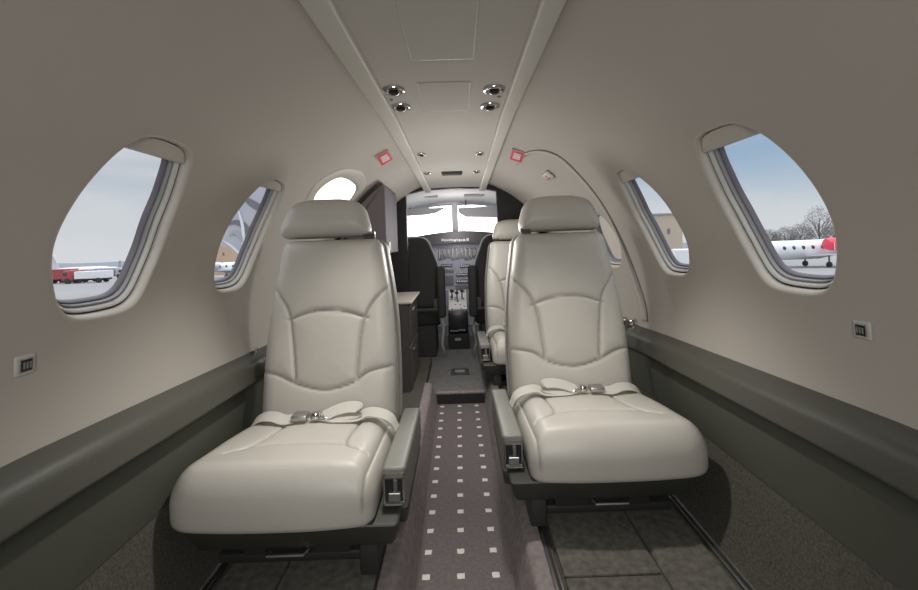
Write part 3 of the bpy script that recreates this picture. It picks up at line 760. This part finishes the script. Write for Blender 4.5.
for i, w_ in enumerate(wid):
    bm = B(); PB(bm, x, x+w_, 238.9+(i % 3)*.3, 240.9+(i % 2)*.4, YG, .004); x += w_+.75; ip('mode_button', bm, M['shell'])
bm = B(); PB(bm, 466.4, 468.8, 238.2, 241, YG, .004); ip('mode_button', bm, M['shell'])
random.seed(11)
def ring_inst(px, py, r):
    c = P(px, py, YP); bm = B(); lathe(bm, [(r*1.0, 0), (r*1.0, .010), (r*.86, .012), (r*.82, .004)], c, (0, -1, 0), 20); g = ip('gauge', bm, M['frame2'], sm=True)
    bm = B(); lathe(bm, [(0, .004), (r*.84, .004)], c, (0, -1, 0), 20); obj('dial', bm, M['inst'], g).parent = g
    bm = B(); a_ = random.uniform(0, 6); tube(bm, [(c[0], c[1]-.006, c[2]), (c[0]+r*.7*math.cos(a_), c[1]-.006, c[2]+r*.7*math.sin(a_))], r*.06, 5); obj('needle', bm, M['white'], g)
for px, py, r in ((428, 254, .045), (421, 267, .04), (487, 252, .045), (497, 254, .05)): ring_inst(px, py, r)
# tape gauges: pale vertical instruments in two banks
for k in range(9):
    x0 = 438.5+k*4.3
    bm = B(); PB(bm, x0, x0+3.4, 247.5, 260.0-(k % 3), YP, .010, .002); t = ip('tape_gauge', bm, M['inst'])
    bm = B(); PB(bm, x0+.6, x0+1.5, 248.5, 258.5-(k % 3)*1.5-(k*7 % 4), YP-.010, .003); PB(bm, x0+2.2, x0+2.8, 249.5, 255+(k*5 % 4), YP-.010, .003); obj('tape', bm, M['shell'], t)
for (x0, x1, y0, y1, mm) in ((442, 453.5, 275.5, 284.5, 'screen'), (456, 471, 273, 276, 'inst'), (456, 471, 279.5, 283, 'inst'), (460, 470, 264.5, 267.5, 'inst'), (441, 452, 264, 266.5, 'inst'), (441, 454, 269, 272, 'screen'), (456, 471, 285, 288, 'screen'), (428, 439, 276, 286, 'inst')):
    bm = B(); PB(bm, x0, x1, y0, y1, YP, .012, .003); s_ = ip('avionics_unit', bm, M[mm])
    if mm == 'inst':
        bm = B()
        for q in np.arange(x0+.8, x1-1, 1.9): PB(bm, q, q+1.0, y0+.9, y1-.9, YP-.012, .003)
        obj('display_digits', bm, M['white'], s_)
for k in range(60):
    bm = B(); x_ = random.uniform(441, 472); y_ = random.choice((262, 268.2, 272.6, 277.8, 284.2, 289.5, 291.5)); PB(bm, x_, x_+random.uniform(.4, 1.0), y_, y_+.6, YP, .008); ip('knob', bm, M['white'])
# centre pedestal
e = empty('centre_pedestal', (0, 3.9, FF), 'grey and black throttle pedestal between the pilot seats', 'pedestal')
def poly_prism_x(bm, poly, x0, x1):
    A = [bm.verts.new((x0, y, z)) for y, z in poly]; Q = [bm.verts.new((x1, y, z)) for y, z in poly]; n = len(poly)
    bm.faces.new(A); bm.faces.new(Q[::-1])
    for k in range(n): bm.faces.new((A[k], Q[k], Q[(k+1) % n], A[(k+1) % n]))
    bmesh.ops.recalc_face_normals(bm, faces=bm.faces)
px0, px1 = P(449, 320, 3.95)[0], P(467.5, 320, 3.95)[0]
zt = lambda py, Y: P(458, py, Y)[2]
bm = B(); poly_prism_x(bm, [(YP-.004, zt(290, YP)), (4.0, zt(311, 4.0)), (4.0, FF), (YP-.004, FF)], px0, px1); ip('throttle_quadrant', bm, M['frame'])
bm = B(); box(bm, px0-.004, px1+.004, 3.86, 4.02, FF+.14, zt(310, 3.95), .012, 3); ip('control_head', bm, M['inst'], sm=True)
bm = B(); box(bm, px0-.006, px1+.008, 3.84, 4.02, FF, FF+.13, .005, 2); ip('pedestal_foot', bm, M['black'])
bm = B()
for k in range(9):
    x_ = 450.5+k*1.7; PB(bm, x_, x_+1.1, 330.2-(k > 4)*1, 331.6-(k > 4)*1, 3.86, .004)
PB(bm, 455, 461, 338, 340.5, 3.84, .002); ip('lettering', bm, M['shell'])
for k, x_ in enumerate((452, 457, 462)):
    q = P(x_, 296+(k % 2)*2, 4.12); bm = B(); tube(bm, [(q[0], 4.14, q[2]-.04), (q[0], 4.09, q[2]+.05)], .006, 6); box(bm, q[0]-.016, q[0]+.016, 4.075, 4.10, q[2]+.04, q[2]+.065, .006, 2); ip('throttle_lever', bm, M['inst'])
for k in range(26):
    bm = B(); t_ = random.random(); Yk = YP-.2*t_; zk = zt(290, YP)*(1-t_)+zt(311, 4.0)*t_
    x_ = random.uniform(px0+.015, px1-.015); box(bm, x_-.007, x_+.007, Yk-.008, Yk+.008, zk, zk+.014); ip('switch', bm, M['gasket'])

# pilot seats
def pilot(m, loc, label):
    e = empty('pilot_chair', loc, label, 'seat', 'black pilot seats')
    ol = round_poly([(-.20, 0), (.20, 0), (.215, .32), (.12, .57), (-.12, .57), (-.215, .32)], [.02, .02, .08, .07, .07, .08], 8)
    f = lambda a, b, h: (a, b*.10-.0+h-.06, .42+b)
    pillow('backrest', ol, .10, .04, M['pilot'], e, lambda a, b, h: (a, b*.10-h, .42+b), nang=120, nr=16)
    bm = B(); q = [(a*1.0, b*.10-.045, .42+b+.002) for a, b in ol if b > .02]; tube(bm, q, .010, 8); obj('sheepskin_edge', bm, M['piping'], e, True)
    bm = B(); box(bm, -.22, .22, .02, .46, .26, .40, .04, 4); obj('seat_cushion', bm, M['pilot'], e, True, 60)
    bm = B(); box(bm, -.17, .17, .05, .40, 0, .27, .01, 2); obj('seat_base', bm, M['dark'], e)
    bm = B(); xa, xb = sorted((m*.200, m*.265)); box(bm, xa, xb, -.20, -.13, .36, .76, .022, 3); obj('folded_armrest', bm, M['pilot'], e, True, 60)
    bm = B(); box(bm, *sorted((m*.17, m*.20)), -.17, -.05, .44, .50); obj('armrest_hinge', bm, M['dark'], e)
    bm = B(); tube(bm, [(m*.20, -.02, .42), (m*.235, -.04, .25), (m*.215, -.02, .12), (m*.245, 0, .02)], .012, 8); obj('harness_strap', bm, M['piping'], e, True)
    return e
pilot(1, (-.375, 3.55, FF), 'black pilot seat with pale edging on the left of the cockpit')
pilot(-1, (.335, 3.55, FF), 'black copilot seat with pale edging on the right of the cockpit')

# ------------------------------------------------------------------ outside
def gz_(Y): return -2.3-.03*Y
m_t, N, L, b = nt('tarmac'); b.inputs['Roughness'].default_value = .9
tc = N.new('ShaderNodeTexCoord'); no = N.new('ShaderNodeTexNoise'); no.inputs['Scale'].default_value = .06; no.inputs['Detail'].default_value = 6
cr = N.new('ShaderNodeMix'); cr.data_type = 'RGBA'; cr.inputs[6].default_value = (.20, .20, .205, 1); cr.inputs[7].default_value = (.34, .34, .34, 1)
L.new(tc.outputs['Object'], no.inputs['Vector']); L.new(no.outputs['Fac'], cr.inputs[0]); L.new(cr.outputs[2], b.inputs['Base Color'])
bm = B(); vs = [bm.verts.new(p) for p in ((-2500, -200, gz_(-200)), (2500, -200, gz_(-200)), (2500, 1500, gz_(1500)), (-2500, 1500, gz_(1500)))]; bm.faces.new(vs)
meta(obj('ground', bm, m_t, None), 'pale airport tarmac outside the windows', 'ground', kind='structure')
MX = {k: mat('out_'+k, c, r) for k, c, r in (('lgrey', (.46, .46, .50), .6), ('white', (.75, .76, .78), .35), ('grey', (.38, .38, .41), .5), ('dgrey', (.17, .17, .2), .6), ('red', (.35, .06, .07), .5), ('brightred', (.8, .05, .10), .4),
      ('tan', (.50, .42, .33), .8), ('orange', (.55, .38, .27), .8), ('glass', (.05, .06, .07), .15), ('tree', (.17, .165, .16), .9), ('hill', (.20, .22, .26), .95), ('black', (.02, .02, .02), .6), ('pale', (.6, .62, .66), .5))}
def hill(x0, x1, Y, h, name, label, m, kind='structure', seed=1):
    random.seed(seed); bm = B(); A = []; n = 60; ph = random.random()*6
    for k in range(n+1):
        x = x0+(x1-x0)*k/n; hh = h*(.6+.25*math.sin(k*.31+ph)+.15*math.sin(k*.9+2*ph))
        A.append((bm.verts.new((x, Y, gz_(Y)-1)), bm.verts.new((x, Y+h*2, gz_(Y)+hh)), bm.verts.new((x, Y+h*6, gz_(Y)-1))))
    for p, q in zip(A, A[1:]):
        bm.faces.new((p[0], q[0], q[1], p[1])); bm.faces.new((p[1], q[1], q[2], p[2]))
    meta(obj(name, bm, m, None, True), label, 'hill', kind=kind)
hill(-1400, 900, 560, 15, 'hills', 'low grey-blue hills on the horizon', MX['hill'], seed=4)
def wheel(bm, x, y, z, r, w): lathe(bm, [(0, -w/2), (r*.8, -w/2), (r, -w/3), (r, w/3), (r*.8, w/2), (0, w/2)], (x, y, z), (0, 1, 0), 18)
def truck(px, py_base, Y, rz, col, label, box_h=1.7, L_=6.5, cargo='white'):
    a, b_ = ray(px, py_base); e = empty('service_truck', (a*Y, Y, gz_(Y)), label, 'truck', 'service trucks parked on the tarmac'); e.rotation_euler.z = rz
    bm = B(); box(bm, L_/2-1.7, L_/2, -1.05, 1.05, .5, 2.2, .15, 3, lambda x, y, z: (x-(.35 if z > 1.5 and x > L_/2-1 else 0), y, z)); obj('cab', bm, MX[col], e, True, 30)
    bm = B(); box(bm, L_/2-.9, L_/2-.28, -1.07, 1.07, 1.3, 1.9, .03, 1); obj('cab_window', bm, MX['glass'], e)
    bm = B(); box(bm, -L_/2, L_/2-1.9, -1.1, 1.1, .75, .75+box_h, .06, 2); obj('cargo_body', bm, MX[cargo], e)
    bm = B(); box(bm, -L_/2, L_/2-.2, -.6, .6, .45, .75); obj('chassis', bm, MX['black'], e)
    for x in (-L_/2+1.1, L_/2-.9):
        for y in (-.95, .95):
            bm = B(); wheel(bm, x, y, .48, .48, .3); obj('wheel', bm, MX['black'], e, True, 40)
truck(66, 283, 74, .25, 'red', 'red service truck at the left edge of the left window', cargo='red')
truck(78, 283, 78, -.1, 'dgrey', 'dark truck with red body parked beside the red trucks', 1.3, cargo='red')
truck(88, 282, 72, 3.3, 'red', 'red truck with white body parked in the left window', 1.2, cargo='white')
truck(112, 280, 100, .1, 'grey', 'distant grey truck farther out on the tarmac', 1.6, 6, 'grey')
def plane(name, loc, rz, Ls, label, tail='white', fin_h=3.0, group=None, sc=1, wy=0, fuse_r=.95, nwin=6, cat='airplane', engine=True):
    e = empty(name, loc, label, cat, group); e.rotation_euler.z = rz; e.scale = (sc, sc, sc)
    bm = B(); R_ = []; zc_ = 1.75
    prof = [(0, .05, -.15), (.03, .35, -.12), (.08, .62, -.06), (.16, .90, 0), (.25, 1, 0), (.62, 1, 0), (.78, .78, .12), (.9, .45, .3), (1, .12, .45)]
    for t, r, dz in prof:
        R_.append([bm.verts.new((Ls/2-t*Ls, fuse_r*r*math.cos(2*PI*k/24), zc_+dz*fuse_r+fuse_r*r*math.sin(2*PI*k/24))) for k in range(24)])
    for A, Q in zip(R_, R_[1:]):
        for k in range(24): bm.faces.new((A[k], A[(k+1) % 24], Q[(k+1) % 24], Q[k]))
    bm.faces.new(R_[0]); bm.faces.new(R_[-1][::-1]); bmesh.ops.recalc_face_normals(bm, faces=bm.faces)
    obj('fuselage', bm, MX['white'], e, True)
    for s in (-1, 1):
        bm = B(); poly = [(.6, s*.6, 1.1), (-1.9, s*.6, 1.1), (-2.2, s*Ls*.42, 1.45), (-1.2, s*Ls*.42, 1.45)]
        A = [bm.verts.new(p) for p in poly]; Q = [bm.verts.new((p[0], p[1], p[2]+.16)) for p in poly]; bm.faces.new(A); bm.faces.new(Q[::-1])
        for k in range(4): bm.faces.new((A[k], Q[k], Q[(k+1) % 4], A[(k+1) % 4]))
        bmesh.ops.recalc_face_normals(bm, faces=bm.faces); obj('wing', bm, MX['pale'], e)
        if engine:
            bm = B(); lathe(bm, [(.30, -1.0), (.46, -.9), (.5, 0), (.42, .9), (.25, 1.2), (0, 1.2)], (-Ls*.28, s*1.35, zc_+.45), (-1, 0, 0), 20); g = obj('engine', bm, MX['pale'], e, True, 50)
            bm = B(); lathe(bm, [(.0, -.93), (.40, -.93)], (-Ls*.28, s*1.35, zc_+.45), (-1, 0, 0), 20); obj('intake', bm, MX[tail if tail == 'brightred' else 'black'], g)
    bm = B(); poly = [(-Ls*.33, 2.3), (-Ls*.43, 2.3+fin_h), (-Ls*.51, 2.3+fin_h), (-Ls*.49, 2.1)]
    A = [bm.verts.new((x, -.08, z)) for x, z in poly]; Q = [bm.verts.new((x, .08, z)) for x, z in poly]; bm.faces.new(A); bm.faces.new(Q[::-1])
    for k in range(4): bm.faces.new((A[k], Q[k], Q[(k+1) % 4], A[(k+1) % 4]))
    bmesh.ops.recalc_face_normals(bm, faces=bm.faces); obj('tail_fin', bm, MX['white' if tail == 'brightred' else tail], e)
    bm = B(); box(bm, -Ls*.53, -Ls*.43, -2.1, 2.1, 2.2+fin_h, 2.32+fin_h, .03, 1); obj('tailplane', bm, MX['white'], e)
    for k in range(nwin):
        for s in (-1, 1):
            bm = B(); lathe(bm, [(0, .02), (.17, .02), (.19, -.02)], (Ls*.22-k*1.0, s*fuse_r*.965, zc_+.25), (0, s, .26), 14); obj('cabin_window', bm, MX['glass'], e)
    for x, y in ((Ls*.36, 0), (-1.4, 1.3), (-1.4, -1.3)):
        bm = B(); tube(bm, [(x, y, 1.2), (x, y, .3)], .07, 8); g = obj('gear_leg', bm, MX['dgrey'], e)
        bm = B(); wheel(bm, x, y, .28, .28, .22); obj('wheel', bm, MX['black'], g, True, 40)
    return e
a, b_ = ray(800, 267); Yj = 43
ej = plane('business_jet', (a*Yj+.4, Yj, gz_(Yj)), PI+.10, 13, 'white business jet with round windows parked outside the right window', 'brightred', 1.6, sc=1.0)
# red engine cover hanging at the tail
q = P(832, 244, 41.2); e = empty('engine_cover', q, 'bright red engine cover on the jet outside the right window', 'cover')
bm = B(); lathe(bm, [(0, -.6), (.50, -.55), (.62, -.2), (.60, .4), (.45, .6), (0, .62)], (0, 0, 0), (1, 0, 0), 20); obj('fabric', bm, MX['brightred'], e, True, 60)
bm = B(); tube(bm, [(-.3, -.62, .2), (-.3, -.64, -.5)], .03, 6); obj('strap', bm, MX['white'], e)
a, b_ = ray(84, 276); plane('parked_airplane', (a*170, 170, gz_(170)), .3, 22, 'distant white airplane with tall tail in the left window', 'pale', 5.5, 'distant parked airplanes', 1.0, fuse_r=1.5)
a, b_ = ray(112, 274); plane('parked_airplane', (a*200, 200, gz_(200)), 2.6, 18, 'distant pale airplane beyond the trucks in the left window', 'grey', 3.5, 'distant parked airplanes', 1.0, fuse_r=1.2)
a, b_ = ray(236, 272); plane('parked_airplane', (a*75, 75, gz_(75)), .4, 12, 'small white airplane low in the narrow left window', 'white', 2, 'distant parked airplanes', 1.0, fuse_r=.9)
# large grey swirl tail close to the left
Yt = 30.0
e = empty('aircraft_tail', (P(232, 250, Yt)[0], Yt, gz_(Yt)), 'big pale aircraft tail with grey curved stripes in the narrow left window', 'airplane')
pts = [P(x, y, Yt) for x, y in ((214, 244), (220, 226), (232, 206), (246, 194), (256, 186), (275, 188), (285, 215), (285, 263), (246, 263), (232, 249))]
bm = quad_slab(pts, .4); k = obj('fin', bm, MX['lgrey'], e); k.matrix_parent_inverse = Matrix.Translation(-e.location)
for i, (pl, wmax, m_) in enumerate((([(243, 197), (250, 202), (260, 208), (270, 212)], 3.6, 'dgrey'), ([(226, 226), (234, 222), (243, 225), (249, 233), (250, 242), (245, 249)], 3.2, 'dgrey'),
        ([(236, 205), (240, 216), (243, 230), (243, 245), (244, 258)], 1.6, 'white'), ([(228, 236), (234, 232), (240, 236), (243, 243)], 2.0, 'grey'), ([(222, 240), (230, 245), (238, 252), (246, 258)], 1.3, 'white'))):
    q = catmull(pl, 5); bm = B(); V1, V2 = [], []; n = len(q)
    for j in range(n):
        d = q[min(j+1, n-1)]-q[max(j-1, 0)]; d = d/np.linalg.norm(d); wv = wmax*math.sin(PI*(j+.4)/(n-.2)); nn = np.array((-d[1], d[0]))*wv; yy = Yt-.04-.015*i
        V1.append(bm.verts.new(P(*(q[j]+nn), yy))); V2.append(bm.verts.new(P(*(q[j]-nn), yy)))
    for j in range(n-1): bm.faces.new((V1[j], V1[j+1], V2[j+1], V2[j]))
    k = obj('swirl_stripe', bm, MX[m_], e); k.matrix_parent_inverse = Matrix.Translation(-e.location)
def building(pxs, py_top, Y, depth, m_, label, doorcol='dgrey'):
    x0 = P(pxs[0], 250, Y)[0]; x1 = P(pxs[1], 250, Y)[0]; zt_ = P((pxs[0]+pxs[1])/2, py_top, Y)[2]; z0 = gz_(Y)
    e = empty('hangar', ((x0+x1)/2, Y, z0), label, 'building'); w_ = abs(x1-x0)/2; h = zt_-z0
    bm = B(); box(bm, -w_, w_, 0, depth, 0, h-.25); obj('walls', bm, m_, e)
    bm = B(); box(bm, -w_-.2, w_+.2, -.2, depth+.2, h-.25, h, .05, 1); obj('roof_edge', bm, MX['grey'], e)
    bm = B(); box(bm, -w_*.5, w_*.1, -.05, 0, 0, h*.55); obj('hangar_door', bm, MX[doorcol], e)
    bm = B(); box(bm, w_*.3, w_*.42, -.08, 0, h*.6, h*.7); obj('wall_lamp', bm, MX['dgrey'], e)
building((640, 683), 213, 60, 12, MX['tan'], 'tan flat-roofed hangar outside the narrow right window', 'tan')
building((596, 634), 205, 60, 12, MX['tan'], 'tan building glimpsed behind the right seat headrest', 'tan')
building((205, 232), 243, 95, 12, MX['orange'], 'low tan-orange building in the narrow left window', 'orange')
a, b_ = ray(686, 262); truck(687, 268, 38, 1.2, 'white', 'white van parked beside the tan hangar', 1.5, 5)
# trees beyond the jet
leafm = MX['tree']
def tree(px, py_top, Y, wpx, seed, label):
    random.seed(seed); x, _, zt_ = P(px, py_top, Y); z0 = gz_(Y); h = zt_-z0; w_ = wpx*Y/F/2
    e = empty('bare_tree', (x, Y, z0), label, 'tree', 'bare winter trees beyond the white jet')
    bm = B(); tube(bm, [(0, 0, -.3), (.1, 0, h*.3), (0, .1, h*.6)], .18, 6)
    for k in range(14):
        a_ = random.uniform(0, 6.28); z1 = h*random.uniform(.2, .5); tube(bm, [(0, 0, z1), (w_*.5*math.cos(a_), w_*.5*math.sin(a_), z1+h*.2), (w_*.9*math.cos(a_), w_*.8*math.sin(a_), z1+h*.33)], .07, 4)
    obj('trunk', bm, leafm, e)
    bm = B()
    for k in range(2600):
        u = random.uniform(-1, 1); a_ = random.uniform(0, 6.28); r_ = math.sqrt(1-u*u)*random.uniform(.2, 1)**.5
        c = Vector((w_*r_*math.cos(a_), w_*r_*math.sin(a_), h*.58+h*.42*u*random.uniform(.5, 1)))
        d = Vector((random.gauss(0, 1), random.gauss(0, 1), random.gauss(.5, 1))).normalized(); s = random.uniform(.25, .7); n_ = d.orthogonal().normalized()*.05
        vv = [bm.verts.new(c-n_), bm.verts.new(c+n_), bm.verts.new(c+d*s)]; bm.faces.new(vv)
    obj('crown', bm, leafm, e)
G = 'bare winter trees beyond the white jet'
for i, (px, py, w_, lb) in enumerate(((768, 229, 30, 'low bare tree at the left of the row beyond the jet'), (785, 226, 30, 'bare tree, second in the row beyond the jet'), (800, 223, 30, 'bare tree in the middle of the row beyond the jet'),
        (818, 205, 34, 'tallest bare tree beyond the jet, with open crown'), (834, 222, 28, 'bare tree at the right of the row beyond the jet'), (752, 233, 28, 'lowest bare tree beside the window frame'), (846, 216, 28, 'bare tree just past the window edge'))):
    tree(px, py, (95, 112, 98, 104, 118, 125, 92)[i], w_*.8, 20+i, lb)

# ------------------------------------------------------------------ world
wd = bpy.data.worlds.new('sky'); bpy.context.scene.world = wd; wd.use_nodes = True
N = wd.node_tree.nodes; L = wd.node_tree.links; bg = N['Background']
tc = N.new('ShaderNodeTexCoord'); mp = N.new('ShaderNodeMapping'); mp.inputs['Scale'].default_value = (1, 1, 5)
L.new(tc.outputs['Generated'], mp.inputs[0]); no = N.new('ShaderNodeTexNoise'); no.inputs['Scale'].default_value = 2.2; no.inputs['Detail'].default_value = 7; no.inputs['Roughness'].default_value = .5
L.new(mp.outputs[0], no.inputs['Vector'])
sp = N.new('ShaderNodeSeparateXYZ'); L.new(tc.outputs['Generated'], sp.inputs[0])
def mr(inp, a, b, c, d, t='SMOOTHSTEP'):
    n = N.new('ShaderNodeMapRange'); n.interpolation_type = t; L.new(inp, n.inputs[0])
    for i, v in enumerate((a, b, c, d)): n.inputs[i+1].default_value = v
    return n.outputs[0]
def mixc(f, A, Bc):
    n = N.new('ShaderNodeMix'); n.data_type = 'RGBA'
    for i, v in ((0, f), (6, A), (7, Bc)):
        if isinstance(v, tuple): n.inputs[i].default_value = v
        elif isinstance(v, (int, float)): n.inputs[i].default_value = v
        else: L.new(v, n.inputs[i])
    return n.outputs[2]
cl = mr(no.outputs['Fac'], .38, .62, 0, 1)
left = mixc(cl, (.46, .51, .58, 1), (.62, .65, .68, 1))
right = mixc(cl, (.30, .43, .57, 1), (.52, .57, .62, 1))
side_c = mixc(mr(sp.outputs[0], -.3, .3, 0, 1), left, right)
hz = mixc(mr(sp.outputs[2], -.02, .18, 1, 0), side_c, (.66, .68, .70, 1))
fw = mr(sp.outputs[1], .93, .975, 0, 1)
fin = mixc(fw, hz, (5.5, 5.5, 5.6, 1))
up = mixc(mr(sp.outputs[2], .35, .75, 0, 1), fin, (2.2, 2.25, 2.35, 1))
L.new(up, bg.inputs[0]); bg.inputs[1].default_value = 1.0

# ------------------------------------------------------------------ lights
def area(loc, tgt, sx, sy, pw, col=(1, .98, .96), name='cabin_fill_area', spread=180):
    ld = bpy.data.lights.new(name, 'AREA'); ld.shape = 'RECTANGLE'; ld.size = sx; ld.size_y = sy; ld.energy = pw; ld.color = col; ld.spread = math.radians(spread)
    o = bpy.data.objects.new(name, ld); C.objects.link(o); o.location = loc
    o.rotation_euler = (Vector(tgt)-Vector(loc)).to_track_quat('-Z', 'Y').to_euler(); return o
area((-.02, -.6, .15), (0, 1.6, -.45), .6, .3, 5.2, spread=110, name='aft_fill_light')  # added fill lamp behind the camera to brighten the seat fronts
def spot(loc, tgt, pw, size=70, r=.03, col=(1, .97, .92)):
    ld = bpy.data.lights.new('reading_or_fill_spot', 'SPOT'); ld.energy = pw; ld.spot_size = math.radians(size); ld.spot_blend = 1; ld.shadow_soft_size = r; ld.color = col
    o = bpy.data.objects.new('reading_or_fill_spot', ld); C.objects.link(o); o.location = loc
    o.rotation_euler = (Vector(tgt)-Vector(loc)).to_track_quat('-Z', 'Y').to_euler()
spot((-.19, 1.38, .44), (-.45, 1.14, -.6), 34, 72); spot((.13, 1.38, .44), (.42, 1.32, -.6), 30, 72)
def point(loc, pw, r=.08, col=(1, .98, .96)):
    ld = bpy.data.lights.new('fill_point', 'POINT'); ld.energy = pw; ld.shadow_soft_size = r; ld.color = col
    o = bpy.data.objects.new('fill_point', ld); C.objects.link(o); o.location = loc
point((-.02, 1.95, -.02), 4.6, .1); point((-.02, 2.65, .0), 5.5, .1); point((-.02, 3.9, .1), 4.5, .08)  # added fill points without fittings, brightening mid cabin, entry and cockpit
spot((-.02, 1.9, .45), (-.02, 2.3, -1), 26, 60, .05, (1, .93, .95))  # added fill spot brightening the far aisle carpet, not a reading lamp
spot((-.02, 2.85, .42), (.1, 2.9, -1), 8, 110, .06)  # added fill spot over the entry floor, not a reading lamp

sc = bpy.context.scene
sc.cycles.use_denoising = True
sc.cycles.max_bounces = 10; sc.cycles.diffuse_bounces = 6; sc.cycles.transparent_max_bounces = 12
sc.cycles.sample_clamp_indirect = 6
sc.view_settings.view_transform = 'Standard'; sc.view_settings.look = 'None'
sc.view_settings.exposure = 0.12
